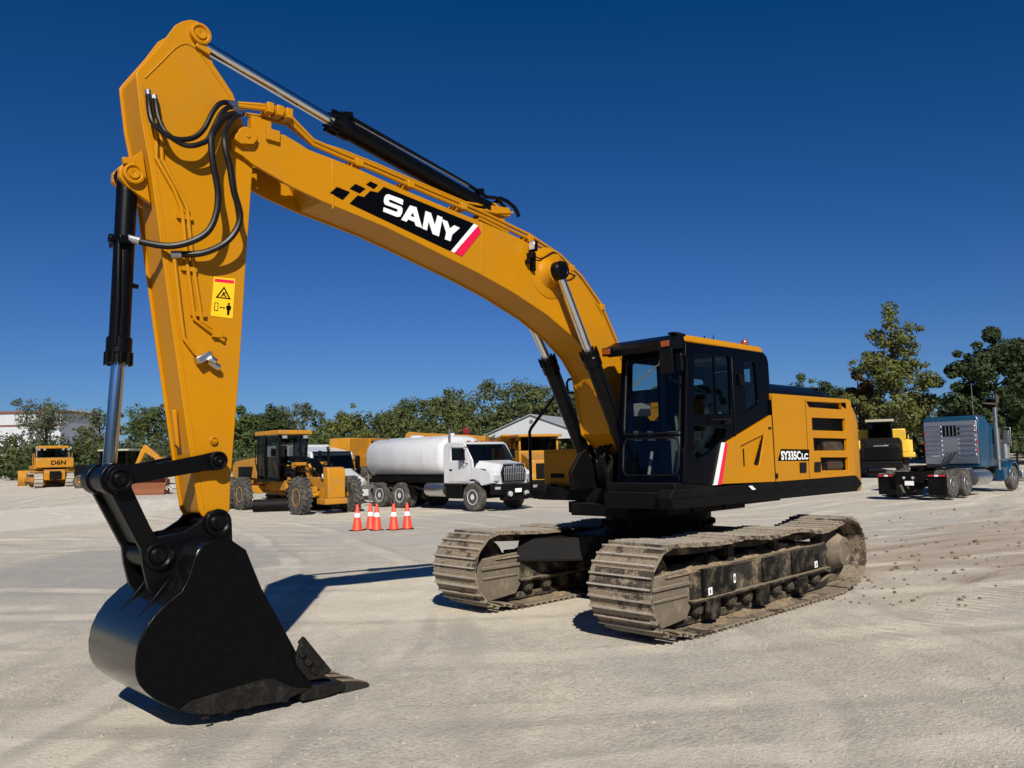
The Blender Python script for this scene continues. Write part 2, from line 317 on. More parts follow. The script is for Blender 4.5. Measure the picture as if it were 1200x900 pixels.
# ------------------------------------------------------------------ ground
FH=(-.691,-.723)
def terr(x,y):
    d=(x-CAM.x)*FH[0]+(y-CAM.y)*FH[1]
    z=0 if d<30 else .00068*(min(d,62)-30)**2
    if d>62: z+=.0435*(min(d,72)-62)
    return z
def ground_mat():
    m,nt,b=nodes('dusty_gravel')
    tc=N(nt,'ShaderNodeTexCoord'); P=tc.outputs['Object']
    def nz(scale,detail=6.,rough=.6,vec=None,dist=0.):
        n=N(nt,'ShaderNodeTexNoise',Scale=scale,Detail=detail,Roughness=rough,Distortion=dist); L(nt,vec or P,n.inputs['Vector']); return n.outputs[0]
    wn=N(nt,'ShaderNodeTexNoise',Scale=.055,Detail=2.); L(nt,P,wn.inputs['Vector'])
    ws=N(nt,'ShaderNodeVectorMath',operation='MULTIPLY_ADD'); L(nt,wn.outputs['Color'],ws.inputs[0]); ws.inputs[1].default_value=(14,14,0); L(nt,P,ws.inputs[2])
    WP=ws.outputs[0]                              # wheel tracks bend
    def streak(rot,sc,scale,detail=6.,dist=.6):
        mp=N(nt,'ShaderNodeMapping'); mp.inputs['Rotation'].default_value=(0,0,R(rot)); mp.inputs['Scale'].default_value=(*sc,1); L(nt,WP,mp.inputs[0])
        return nz(scale,detail,.62,mp.outputs[0],dist)
    big=nz(.16,5.,.55,dist=.5); mid=nz(1.1,7.,.65); fine=nz(26.,6.,.72); grit=nz(120.,3.,.7)
    # wheel tracks swept across the yard: long thin streaks in a few directions
    s1=streak(-46,(.06,.55),1.1); s2=streak(-10,(.07,.5),1.2,dist=1.2); s3=streak(35,(.08,.7),1.0); s5=streak(-30,(.16,1.6),1.6,8.,1.4); s6=streak(15,(.14,1.4),1.7,8.,1.2)
    c=mixc(nt,ramp(nt,big,[(.36,0),(.62,1)]),(.60,.56,.475),(.70,.62,.47))
    c=mixc(nt,ramp(nt,s1,[(.46,0),(.62,.8)]),c,(.47,.44,.385))
    c=mixc(nt,ramp(nt,s2,[(.50,0),(.66,.8)]),c,(.76,.675,.515))
    c=mixc(nt,ramp(nt,s3,[(.52,0),(.70,.65)]),c,(.49,.44,.36))
    c=mixc(nt,ramp(nt,s5,[(.52,0),(.70,.40)]),c,(.42,.385,.33))
    c=mixc(nt,ramp(nt,s6,[(.52,0),(.70,.40)]),c,(.74,.68,.55))
    c=mixc(nt,ramp(nt,nz(.075,3.,.5,None,.8),[(.46,0),(.60,.6)]),c,(.44,.425,.39))
    c=mixc(nt,ramp(nt,mid,[(.42,0),(.70,.65)]),c,(.46,.425,.365))
    c=mixc(nt,ramp(nt,nz(1.9,4.,.55,None,1.5),[(.56,0),(.72,.6)]),c,(.345,.325,.30))
    c=mixc(nt,ramp(nt,nz(5.5,7.,.7),[(.40,.42),(.56,0)]),c,(.40,.36,.295))
    c=mixc(nt,ramp(nt,fine,[(.36,.65),(.50,0)]),c,(.26,.235,.195))
    c=mixc(nt,ramp(nt,fine,[(.54,0),(.70,.5)]),c,(.78,.72,.61))
    c=mixc(nt,ramp(nt,grit,[(.52,0),(.74,.5)]),c,(.78,.72,.62))
    c=mixc(nt,ramp(nt,grit,[(.30,.5),(.46,0)]),c,(.24,.215,.18))
    def arcs(cx,cy,scale,lo,hi,amt,col,c):
        mp=N(nt,'ShaderNodeMapping'); mp.inputs['Location'].default_value=(-cx,-cy,0); L(nt,WP,mp.inputs[0])
        w=N(nt,'ShaderNodeTexWave',Scale=scale,Distortion=5.,Detail=4.); w.inputs['Detail Scale'].default_value=.35; w.wave_type='RINGS'; w.rings_direction='Z'; L(nt,mp.outputs[0],w.inputs['Vector'])
        k=N(nt,'ShaderNodeMath',operation='MULTIPLY'); L(nt,ramp(nt,w.outputs[1],[(lo,0),(hi,amt)]),k.inputs[0]); L(nt,ramp(nt,nz(.23,3.,.5,None,1.),[(.44,0),(.60,1)]),k.inputs[1])
        return mixc(nt,k.outputs[0],c,col)
    c=arcs(-16,-22,.42,.62,.92,.55,(.40,.365,.31),c); c=arcs(-16,-22,.23,.70,.95,.5,(.78,.71,.57),c); c=arcs(30,-14,.38,.66,.95,.45,(.42,.38,.32),c)
    # brown soil dragged out behind the machine, towards the parked tractor
    sp=N(nt,'ShaderNodeSeparateXYZ'); L(nt,P,sp.inputs[0])
    def band(axis,lo,hi,soft):
        a=N(nt,'ShaderNodeMapRange'); a.inputs[1].default_value=lo-soft; a.inputs[2].default_value=lo+soft; L(nt,sp.outputs[axis],a.inputs[0])
        d=N(nt,'ShaderNodeMapRange'); d.inputs[1].default_value=hi-soft; d.inputs[2].default_value=hi+soft; d.inputs[3].default_value=1; d.inputs[4].default_value=0; L(nt,sp.outputs[axis],d.inputs[0])
        mm=N(nt,'ShaderNodeMath',operation='MULTIPLY'); L(nt,a.outputs[0],mm.inputs[0]); L(nt,d.outputs[0],mm.inputs[1]); return mm.outputs[0]
    bx=band(0,-24,-2.6,1.5); by=band(1,-1.2,4.4,1.2)
    mk=N(nt,'ShaderNodeMath',operation='MULTIPLY'); L(nt,bx,mk.inputs[0]); L(nt,by,mk.inputs[1])
    s4=streak(3,(.16,1.5),1.5,8.,.4)
    for lo,hi,col,amt in ((.42,.62,(.36,.28,.20),.75),(.57,.70,(.15,.105,.07),.9)):
        k=N(nt,'ShaderNodeMath',operation='MULTIPLY'); L(nt,mk.outputs[0],k.inputs[0]); L(nt,ramp(nt,s4,[(lo,0),(hi,amt)]),k.inputs[1])
        c=mixc(nt,k.outputs[0],c,col)
    # broad patches of coarser grey gravel and of pale crushed stone
    w2=N(nt,'ShaderNodeTexNoise',Scale=.22,Detail=5.,Roughness=.6); L(nt,P,w2.inputs['Vector'])
    wv2=N(nt,'ShaderNodeVectorMath',operation='MULTIPLY_ADD'); L(nt,w2.outputs['Color'],wv2.inputs[0]); wv2.inputs[1].default_value=(4,4,0); wv2.inputs[2].default_value=(-2,-2,0)
    wp2=N(nt,'ShaderNodeVectorMath',operation='ADD'); L(nt,wv2.outputs[0],wp2.inputs[0]); L(nt,P,wp2.inputs[1])
    def patch(cx,cy,rx,ry,rot,amt,col,c):
        mp=N(nt,'ShaderNodeMapping'); mp.vector_type='TEXTURE'; mp.inputs['Location'].default_value=(cx,cy,0); mp.inputs['Rotation'].default_value=(0,0,R(rot)); mp.inputs['Scale'].default_value=(rx,ry,1e4); L(nt,wp2.outputs[0],mp.inputs[0])
        ln=N(nt,'ShaderNodeVectorMath',operation='LENGTH'); L(nt,mp.outputs[0],ln.inputs[0])
        k=N(nt,'ShaderNodeMath',operation='MULTIPLY'); L(nt,ramp(nt,ln.outputs['Value'],[(.78,amt),(1.0,0)]),k.inputs[0]); L(nt,ramp(nt,nz(3.2,6.,.7),[(.30,.55),(.62,1)]),k.inputs[1])
        return mixc(nt,k.outputs[0],c,col)
    c=patch(0,-31,5,13,136,.5,(.74,.70,.62),c); c=patch(3.1,-10.6,3.4,4.6,136,.8,(.33,.32,.30),c); c=patch(-6.5,-11,5,6.5,136,.6,(.40,.385,.355),c); c=patch(1.6,-2.6,3.2,2.4,136,.6,(.78,.70,.54),c); c=patch(-9.5,1.4,7.0,1.9,-4,.55,(.40,.31,.225),c); c=patch(-3.5,5.2,3.0,2.0,160,.55,(.43,.41,.38),c)
    def lanes(cx,cy,rads,wd,amt,col,c):
        mp=N(nt,'ShaderNodeMapping'); mp.inputs['Location'].default_value=(-cx,-cy,0); L(nt,wp3,mp.inputs[0])
        ln=N(nt,'ShaderNodeVectorMath',operation='LENGTH'); L(nt,mp.outputs[0],ln.inputs[0])
        for r in rads:
            a=N(nt,'ShaderNodeMath',operation='SUBTRACT'); L(nt,ln.outputs['Value'],a.inputs[0]); a.inputs[1].default_value=r
            q=N(nt,'ShaderNodeMath',operation='ABSOLUTE'); L(nt,a.outputs[0],q.inputs[0])
            k=N(nt,'ShaderNodeMath',operation='MULTIPLY'); L(nt,ramp(nt,q.outputs[0],[(wd*.6,amt),(wd,0)]),k.inputs[0]); L(nt,ramp(nt,nz(.5,6.,.65,None,.6),[(.40,0),(.60,1)]),k.inputs[1])
            c=mixc(nt,k.outputs[0],c,col)
        return c
    w3=N(nt,'ShaderNodeTexNoise',Scale=.12,Detail=2.); L(nt,P,w3.inputs['Vector'])
    wv3=N(nt,'ShaderNodeVectorMath',operation='MULTIPLY_ADD'); L(nt,w3.outputs['Color'],wv3.inputs[0]); wv3.inputs[1].default_value=(2.4,2.4,0); L(nt,P,wv3.inputs[2]); wp3=wv3.outputs[0]
    c=lanes(-16,-22,(27.2,29.4,31.3,33.2,34.6),.24,.62,(.74,.67,.535),c); c=lanes(-16,-22,(27.55,29.75,31.7,33.6,24.2,22.0),.10,.6,(.36,.335,.29),c)
    c=lanes(26,-20,(27.0,29.2,33.0,35.1),.22,.5,(.70,.64,.53),c); c=lanes(26,-20,(27.3,29.5,33.3,35.4),.09,.55,(.38,.35,.31),c); c=lanes(-30,24,(36,38.1,41.5,43.6),.25,.55,(.42,.385,.33),c)
    # prints of track bars beside the near track
    pm=N(nt,'ShaderNodeMath',operation='MULTIPLY'); L(nt,band(0,-4.6,.6,.6),pm.inputs[0]); L(nt,band(1,2.75,3.45,.12),pm.inputs[1])
    wv=N(nt,'ShaderNodeTexWave',Scale=1.45,Distortion=1.2,Detail=2.); wv.bands_direction='X'; L(nt,P,wv.inputs['Vector'])
    pk=N(nt,'ShaderNodeMath',operation='MULTIPLY'); L(nt,pm.outputs[0],pk.inputs[0]); L(nt,ramp(nt,wv.outputs[1],[(.70,0),(.9,.7)]),pk.inputs[1])
    pk2=N(nt,'ShaderNodeMath',operation='MULTIPLY'); L(nt,pk.outputs[0],pk2.inputs[0]); L(nt,ramp(nt,nz(1.6),[(.42,0),(.58,1)]),pk2.inputs[1])
    c=mixc(nt,pk2.outputs[0],c,(.84,.78,.66))
    hs=N(nt,'ShaderNodeHueSaturation',Saturation=.95,Value=1.02); L(nt,c,hs.inputs['Color']); c=hs.outputs[0]
    L(nt,c,b.inputs['Base Color']); b.inputs['Roughness'].default_value=.97; b.inputs['Specular IOR Level'].default_value=.15
    h=N(nt,'ShaderNodeMath',operation='MULTIPLY_ADD'); L(nt,fine,h.inputs[0]); h.inputs[1].default_value=.55; L(nt,mid,h.inputs[2])
    b1=N(nt,'ShaderNodeBump',Strength=.8,Distance=.06); L(nt,h.outputs[0],b1.inputs['Height'])
    b2=N(nt,'ShaderNodeBump',Strength=.45,Distance=.012); L(nt,grit,b2.inputs['Height']); L(nt,b1.outputs[0],b2.inputs['Normal']); L(nt,b2.outputs[0],b.inputs['Normal'])
    return m
def make_ground():
    mb=MB(); fx,fy=FH; rx,ry=-.7235,.6903
    ds=[-120,-40,-12]+[i*2. for i in range(-3,50)]+[104,120,150,220,400,900]
    ws=[-900,-400,-200,-120,-80]+[i*4. for i in range(-15,16)]+[80,120,200,400,900]
    for d in ds:
        for w in ws:
            x=CAM.x+fx*d+rx*w; y=CAM.y+fy*d+ry*w
            z=terr(x,y)
            if d>10 : z+= .05*min(1,(d-10)/20)*(noise.noise(Vector((x*.13,y*.13,0))))
            mb.v.append((x,y,z))
    n=len(ws)
    for i in range(len(ds)-1):
        for j in range(n-1):
            mb.f.append((i*n+j,i*n+j+1,(i+1)*n+j+1,(i+1)*n+j)); mb.m.append(0)
    setting(mb.build('gravel_ground',ground_mat(),angle=180))
make_ground()
def pebble(mb,c,r,mi=0):
    v=[];ph=random.random()*6
    for i in range(5):
        a=ph+i*2*PI/5; k=r*random.uniform(.7,1.2); v.append((c[0]+math.cos(a)*k,c[1]+math.sin(a)*k,c[2]-.002))
    for i in range(4):
        a=ph+.5+i*2*PI/4; k=r*random.uniform(.35,.7); v.append((c[0]+math.cos(a)*k,c[1]+math.sin(a)*k,c[2]+r*random.uniform(.5,.9)))
    mb.add(v,[(0,1,5),(1,2,6,5),(2,3,7,6),(3,4,7),(4,0,8,7),(0,5,8),(5,6,7,8)],mi)
def make_stones():
    a=MB()
    for _ in range(4200):
        d=2.5+random.random()**1.8*24; w=random.uniform(-.75,.75)*d
        x=CAM.x+FH[0]*d-.7235*w; y=CAM.y+FH[1]*d+.6903*w
        pebble(a,(x,y,0),abs(random.gauss(0,.006))+.003)
    setting(a.build('loose_pebbles',dirt_mat('pebble_stone',(.22,.20,.17),(.50,.455,.385),30.,.3),smooth=False),'stuff','small pale stones scattered over the gravel yard','gravel')
    b=MB()
    for _ in range(380):
        t=random.random(); x=-2.2-t*16; y=random.gauss(1.6+.2*math.sin(x),1.3+.05*abs(x))
        pebble(b,(x,y,0),abs(random.gauss(0,.020))+.006)
    for _ in range(60):
        pebble(b,(random.uniform(-2.6,-1.2),random.uniform(.7,3.2),0),random.uniform(.008,.03))
    setting(b.build('soil_clods',dirt_mat('brown_soil',(.09,.06,.04),(.20,.145,.10),20.,.6),smooth=False),'stuff','brown soil clods dropped behind the excavator tracks','soil')
make_stones()
# ------------------------------------------------------------------ the excavator; (x,z) outlines in metres, x forward, z up
T={'stick':[(6.618,5.416),(6.716,5.238),(6.812,5.085),(6.89,4.962),(6.911,4.921),(6.904,4.856),(6.867,4.568),(6.798,4.248),(6.762,4.02),(6.699,3.596),(6.617,3.039),(6.544,2.58),(6.457,2.028),(6.381,1.572),(6.35,1.518),(6.132,1.544),(6.124,1.8),(6.055,2.711),(6.009,3.551),(5.966,4.197),(5.95,4.422),(5.99,4.635),(6.09,4.904),(6.133,5.002),(6.211,5.095),(6.3,5.197),(6.352,5.297),(6.367,5.401),(6.382,5.483),(6.432,5.519),(6.499,5.508),(6.564,5.468)],
'boom':[(6.162,4.59),(6.147,4.63),(6.073,4.705),(5.944,4.73),(5.744,4.735),(5.69,4.755),(5.516,4.706),(5.448,4.681),(5.194,4.659),(4.918,4.63),(4.321,4.541),(3.654,4.46),(3.353,4.427),(2.905,4.369),(2.524,4.299),(2.209,4.231),(2.002,4.151),(1.806,4.046),(1.606,3.895),(1.468,3.743),(1.327,3.578),(1.186,3.378),(1.076,3.194),(0.983,3.006),(0.83,2.602),(0.939,2.277)],
'boomlow':[(1.448,2.271),(1.382,2.584),(1.447,2.894),(1.646,3.12),(1.963,3.334),(2.384,3.537),(2.927,3.727),(3.43,3.864),(3.84,3.959),(4.255,4.055),(4.633,4.138),(4.969,4.191),(5.285,4.238),(5.624,4.309),(5.785,4.36),(5.973,4.419),(6.064,4.469),(6.154,4.497)],
'lug':[(6.159,4.572),(6.143,4.62),(6.086,4.694),(6.025,4.696),(5.954,4.657),(5.964,4.61),(5.994,4.572),(6.105,4.548)],
'd_panel':[(5.022,4.28),(4.936,4.375),(4.865,4.374),(4.793,4.45),(4.708,4.452),(4.637,4.524),(3.477,4.385),(3.81,4.035)],
'd_sq1':[(5.23,4.335),(5.158,4.406),(5.021,4.388),(5.098,4.3)],
'd_sq2':[(5.021,4.421),(4.959,4.48),(4.849,4.46),(4.912,4.402)],
'd_sq3':[(4.84,4.503),(4.792,4.542),(4.708,4.528),(4.752,4.479)],
'd_white':[(3.483,4.385),(3.426,4.373),(3.762,4.026),(3.81,4.035)],
'd_red':[(3.426,4.373),(3.379,4.312),(3.656,4.005),(3.762,4.026)],
'd_S':[(4.41,4.441),(4.427,4.448),(4.588,4.462),(4.618,4.449),(4.635,4.421),(4.643,4.378),(4.63,4.351),(4.488,4.337),(4.476,4.321),(4.497,4.306),(4.644,4.322),(4.651,4.279),(4.489,4.258),(4.45,4.269),(4.424,4.313),(4.42,4.354),(4.436,4.37),(4.577,4.386),(4.585,4.403),(4.563,4.414),(4.419,4.391)],
'd_A':[(4.438,4.24),(4.329,4.406),(4.249,4.403),(4.181,4.206),(4.261,4.214),(4.275,4.249),(4.353,4.261),(4.375,4.232)],
'd_Ah':[(4.323,4.302),(4.293,4.34),(4.279,4.295)],
'd_N':[(4.178,4.201),(4.135,4.389),(4.066,4.383),(4.017,4.266),(3.981,4.376),(3.914,4.366),(3.967,4.16),(4.048,4.17),(4.097,4.289),(4.12,4.193)],
'd_Y':[(3.926,4.347),(3.85,4.338),(3.818,4.271),(3.759,4.315),(3.682,4.301),(3.79,4.209),(3.813,4.137),(3.889,4.144),(3.87,4.217)],
'sign':[(6.281,3.422),(6.101,3.43),(6.122,3.098),(6.304,3.102)],
'hA':[(6.83,0.24,4.792),(6.836,0.27,4.716),(6.841,0.3,4.641),(6.83,0.33,4.525),(6.773,0.34,4.467),(6.694,0.35,4.429),(6.614,0.36,4.429),(6.517,0.37,4.471),(6.439,0.37,4.567),(6.387,0.36,4.683),(6.329,0.34,4.785),(6.257,0.31,4.853),(6.132,0.28,4.89)],
'hB':[(6.783,0.24,4.766),(6.78,0.27,4.701),(6.775,0.3,4.59),(6.744,0.32,4.497),(6.698,0.34,4.44),(6.609,0.35,4.398),(6.54,0.37,4.396),(6.465,0.38,4.433),(6.41,0.38,4.486),(6.35,0.37,4.625),(6.292,0.35,4.739),(6.215,0.31,4.824),(6.132,0.28,4.869)],
'hC':[(6.105,0.28,4.815),(6.18,0.31,4.777),(6.271,0.36,4.709),(6.364,0.42,4.58),(6.416,0.45,4.483),(6.422,0.46,4.382),(6.407,0.46,4.249),(6.361,0.45,4.049),(6.372,0.44,3.86),(6.43,0.42,3.718),(6.541,0.37,3.631),(6.675,0.3,3.589),(6.813,0.2,3.612),(6.909,0.12,3.645)],
'hD':[(6.061,0.27,4.835),(6.097,0.28,4.815),(6.189,0.33,4.725),(6.277,0.4,4.586),(6.31,0.45,4.471),(6.299,0.46,4.365),(6.273,0.46,4.282),(6.23,0.45,4.078),(6.166,0.43,3.904),(6.199,0.41,3.763),(6.29,0.38,3.649),(6.426,0.34,3.569),(6.539,0.29,3.55),(6.634,0.24,3.543)],
'pA':[(6.759,0.235,4.593),(6.758,0.235,4.286),(6.62,0.235,4.067),(6.555,0.235,3.924),(6.536,0.235,3.773),(6.505,0.235,3.474),(6.442,0.235,3.055),(6.321,0.235,2.978),(6.2,0.235,2.907)],
'pB':[(6.727,0.235,4.602),(6.715,0.235,4.283),(6.587,0.235,4.075),(6.511,0.235,3.933),(6.495,0.235,3.781),(6.458,0.235,3.482),(6.384,0.235,3.047),(6.293,0.235,2.995),(6.193,0.235,2.942)],
'pC':[(6.614,0.24,3.537),(6.607,0.24,3.491),(6.544,0.24,3.01),(6.526,0.24,2.898),(6.441,0.24,2.791),(6.383,0.24,2.755)],
'tA':[(6.093,0.2,4.93),(5.875,0.2,4.981),(5.657,0.2,5.008),(5.549,0.2,4.93),(5.369,0.2,4.807),(5.064,0.2,4.766),(4.683,0.2,4.729),(4.057,0.2,4.65),(3.356,0.2,4.571),(2.568,0.2,4.443),(2.064,0.2,4.297),(1.685,0.2,4.095),(1.308,0.2,3.782),(1.024,0.2,3.357),(0.808,0.2,2.825)],
'tB':[(6.11,0.235,4.891),(5.893,0.235,4.933),(5.685,0.235,4.965),(5.586,0.235,4.877),(5.39,0.235,4.751),(5.087,0.235,4.709),(4.708,0.235,4.671),(4.086,0.235,4.59),(3.39,0.235,4.509),(2.607,0.235,4.379),(2.106,0.235,4.232),(1.73,0.235,4.019),(1.388,0.235,3.725),(1.124,0.235,3.311),(0.926,0.235,2.817)],
'tC':[(5.996,0.1,4.906),(5.862,0.1,4.926),(5.576,0.1,4.962),(5.318,0.1,4.843),(4.999,0.1,4.837),(4.611,0.1,4.8),(3.975,0.1,4.721),(3.449,0.1,4.661),(3.069,0.1,4.693)],
'tD':[(6.015,0.14,4.887),(5.883,0.14,4.884),(5.599,0.14,4.912),(5.342,0.14,4.792),(5.026,0.14,4.777),(4.64,0.14,4.739),(4.008,0.14,4.658),(3.486,0.14,4.597),(3.044,0.14,4.62),(2.776,0.14,4.675)],
'p_joint':[(5.944,0.03,4.727)],
'p_stk_top':[(6.373,0.03,5.51)],
'p_bcyl':[(6.899,0.1,4.147)],
'p_link':[(6.996,0.28,1.832)],
'p_link2':[(6.283,0.28,1.948)],
'p_bk1':[(6.696,0.26,1.256)],
'p_bk2':[(6.247,0.26,1.466)],
'bc_a':[(6.901,0.03,4.037)],
'bc_b':[(6.931,0.03,2.868)],
'bc_h':[(6.934,0.03,2.705)],
'bc_r':[(6.96,0.03,1.917)],
'sc_rod':[(6.24,0.03,5.408)],
'sc_h0':[(5.065,0.03,5.124)],
'sc_h1':[(4.779,0.03,5.06)],
'sc_end':[(3.043,0.03,4.676)],
'lc_pin':[(2.322,0.42,4.023)],
'lc_h':[(1.837,0.42,3.139)],
'rc_h':[(1.731,-0.36,3.084)],
'rc_pin':[(1.92,-0.36,3.4)],
'wl':[(2.693,0.34,4.253)],
'boss':[(6.275,0.215,2.106)],
'hook':[(6.364,0.26,2.741)],
'bucket':[(6.54,1.245),(6.483,1.326),(6.386,1.355),(6.266,1.35),(6.143,1.262),(6.014,0.958),(5.75,0.487),(5.614,0.236),(5.567,0.121),(5.838,0.068),(6.052,0.084),(6.256,0.094),(6.412,0.103),(6.637,0.182),(6.817,0.303),(6.914,0.416),(6.941,0.501),(6.945,0.588),(6.927,0.693),(6.889,0.779),(6.826,0.868),(6.727,0.954),(6.636,1.013),(6.588,1.092)],
'cutter':[(5.702,0.55),(5.438,0.211),(5.47,0.171),(5.625,0.176),(5.754,0.359),(5.758,0.419)],
'linkbar':[(6.998,1.934),(6.733,1.935),(6.378,1.999),(6.283,2.021),(6.227,1.997),(6.205,1.943),(6.226,1.89),(6.281,1.872),(6.377,1.871),(6.688,1.826),(6.913,1.791),(6.93,1.73),(7.006,1.722),(7.07,1.773),(7.1,1.84),(7.067,1.912)],
'hlink':[(7.064,1.784),(7.014,1.916),(6.937,1.89),(6.906,1.79),(6.757,1.472),(6.672,1.328),(6.62,1.229),(6.669,1.16),(6.756,1.194),(6.838,1.343)],
'ear':[(6.823,1.34),(6.769,1.384),(6.626,1.397),(6.497,1.412),(6.379,1.481),(6.312,1.555),(6.23,1.573),(6.152,1.532),(6.123,1.449),(6.118,1.315),(5.992,1.195),(6.425,0.918),(6.554,0.86),(6.675,0.914),(6.763,1.025),(6.802,1.184)],
's_ybig':[(-0.464,2.383),(-0.48,1.521),(0.919,1.554),(0.699,2.026)],
's_rec':[(0.341,1.994),(-0.26,2.139),(-0.089,1.75),(0.107,1.683),(0.492,1.664)],
's_vent':[(-0.229,2.118),(-0.301,2.112),(-0.089,1.75),(0.015,1.763)],
's_o1':[(-1.465,2.588),(-2.566,2.599),(-2.622,2.501),(-1.541,2.508)],
's_o2':[(-1.609,2.366),(-2.71,2.37),(-2.703,2.186),(-1.604,2.195)],
's_o3':[(-1.619,2.089),(-2.727,2.078),(-2.713,1.907),(-1.62,1.916)],
's_o4':[(-1.802,1.82),(-2.726,1.805),(-2.711,1.623),(-1.831,1.639)],
's_h1':[(-1.16,1.763),(-1.343,1.762),(-1.326,1.626),(-1.154,1.631)],
's_h2':[(-1.6,1.761),(-1.776,1.761),(-1.765,1.625),(-1.582,1.628)],
's_lab':[(-0.664,1.947),(-1.467,1.933),(-1.447,1.78),(-0.564,1.797)],
's_wm':[(0.144,1.523),(0.117,1.522),(0.018,1.459),(0.151,1.459)]}
from mathutils.geometry import tessellate_polygon
def plate(mb,outer,holes,y0,y1,mi=0):
    """flat plate in the xz plane with openings, thickness y0..y1"""
    loops=[outer]+list(holes); flat=[p for l in loops for p in l]; n=len(flat)
    tri=tessellate_polygon([[Vector((x,z,0)) for x,z in l] for l in loops])
    vs=[(x,y0,z) for x,z in flat]+[(x,y1,z) for x,z in flat]
    fs=[tuple(t) for t in tri]+[tuple(i+n for i in reversed(t)) for t in tri]
    o=0
    for l in loops:
        k=len(l); fs+=[(o+i,o+(i+1)%k,o+(i+1)%k+n,o+i+n) for i in range(k)]; o+=k
    mb.add(vs,fs,mi)
def inset(poly,d):
    n=len(poly); out=[]; A=sum(poly[i][0]*poly[(i+1)%n][1]-poly[(i+1)%n][0]*poly[i][1] for i in range(n)); s=1 if A>0 else -1
    for i in range(n):
        a=Vector(poly[i-1]);b=Vector(poly[i]);c=Vector(poly[(i+1)%n])
        n1=Vector((-(b-a).y,(b-a).x)).normalized();n2=Vector((-(c-b).y,(c-b).x)).normalized()
        v=(n1+n2); v=v.normalized() if v.length>.1 else n1
        k=d/max(.5,v.dot(n1)); q=b+v*k*s; out.append((q.x,q.y))
    return out
SW=R(1.29)                                  # the house is swung a touch to the left
EX=thing('tracked_excavator','large yellow and black tracked excavator with its bucket resting on the gravel','excavator')
def up(mb,name,mats,parent=None,bevel=0,**k):
    return mb.build(name,mats,parent or EX,bevel,rz=SW if parent is None else 0,**k)
def ring(mb,c,y0,y1,r,ri=None,mi=0,seg=24):
    """pin boss with a stepped face looking to +y"""
    ri=ri or r*.62
    mb.lathe([(r,0),(r,y1-y0),(r*.8,y1-y0+.004),(ri,y1-y0-.012),(ri*.9,y1-y0-.012),(ri*.8,y1-y0+.004),(ri*.3,y1-y0+.004),(.001,y1-y0-.004)],(c[0],y0,c[1]),(0,1,0),seg,mi)
# ---- crawler tracks
def track_path():
    pts=[]; ci=(2.03,.535); cs=(-2.03,.535); r=.43
    for i in range(25): a=R(-100+i*190/24); pts.append((ci[0]+r*math.cos(a),ci[1]+r*math.sin(a)))
    top=[(2.03,.965),(1.5,.93),(1.1,.915),(.62,.93),(.25,.895),(-.1,.89),(-.42,.915),(-.8,.90),(-1.15,.85),(-1.5,.87),(-2.03,.965)]
    for i in range(len(top)-1):
        for k in range(6):
            t=k/6; P=[top[max(i-1,0)],top[i],top[i+1],top[min(i+2,len(top)-1)]]
            f=lambda j:.5*(2*P[1][j]+(P[2][j]-P[0][j])*t+(2*P[0][j]-5*P[1][j]+4*P[2][j]-P[3][j])*t*t+(3*P[1][j]-P[0][j]-3*P[2][j]+P[3][j])*t**3)
            if i>0 or k>1: pts.append((f(0),f(1)))
    for i in range(25): a=R(90+i*190/24); pts.append((cs[0]+r*math.cos(a),cs[1]+r*math.sin(a)))
    pts+=[(-1.72,.055),(-1.5,.05),(0,.048),(1.5,.05),(1.72,.055)]
    return pts
def resample(pts,n):
    P=pts+[pts[0]]; d=[0]
    for a,b in zip(P,P[1:]): d.append(d[-1]+math.hypot(b[0]-a[0],b[1]-a[1]))
    out=[];j=0
    for i in range(n):
        t=d[-1]*i/n
        while d[j+1]<t: j+=1
        k=(t-d[j])/(d[j+1]-d[j]+1e-9); out.append((P[j][0]+(P[j+1][0]-P[j][0])*k,P[j][1]+(P[j+1][1]-P[j][1])*k))
    return out,d[-1]/n
NSH=50
def shoe_mesh(pitch):
    mb=MB(); h=pitch/2
    prof=[(-h*1.02,.0),(-h*1.02,.012)]
    for x,hh in ((-h*.62,.050),(h*.42,.046)): prof+=[(x-.020,.012),(x-.008,hh),(x+.008,hh),(x+.017,.014)]
    prof+=[(h*.9,.012),(h*1.05,.004),(h*1.05,-.006)]
    n=len(prof); ny=9
    for j in range(ny):
        y=-.405+.81*j/(ny-1)
        for i,(x,z) in enumerate(prof): mb.v.append((x,y,z-(.004 if z>.03 and j in (0,ny-1) else 0)))
    for j in range(ny-1):
        for i in range(n): mb.f.append((j*n+i,j*n+(i+1)%n,(j+1)*n+(i+1)%n,(j+1)*n+i)); mb.m.append(0)
    mb.f.append(tuple(range(n))); mb.f.append(tuple(range((ny-1)*n,ny*n))); mb.m+=[0,0]
    return mb
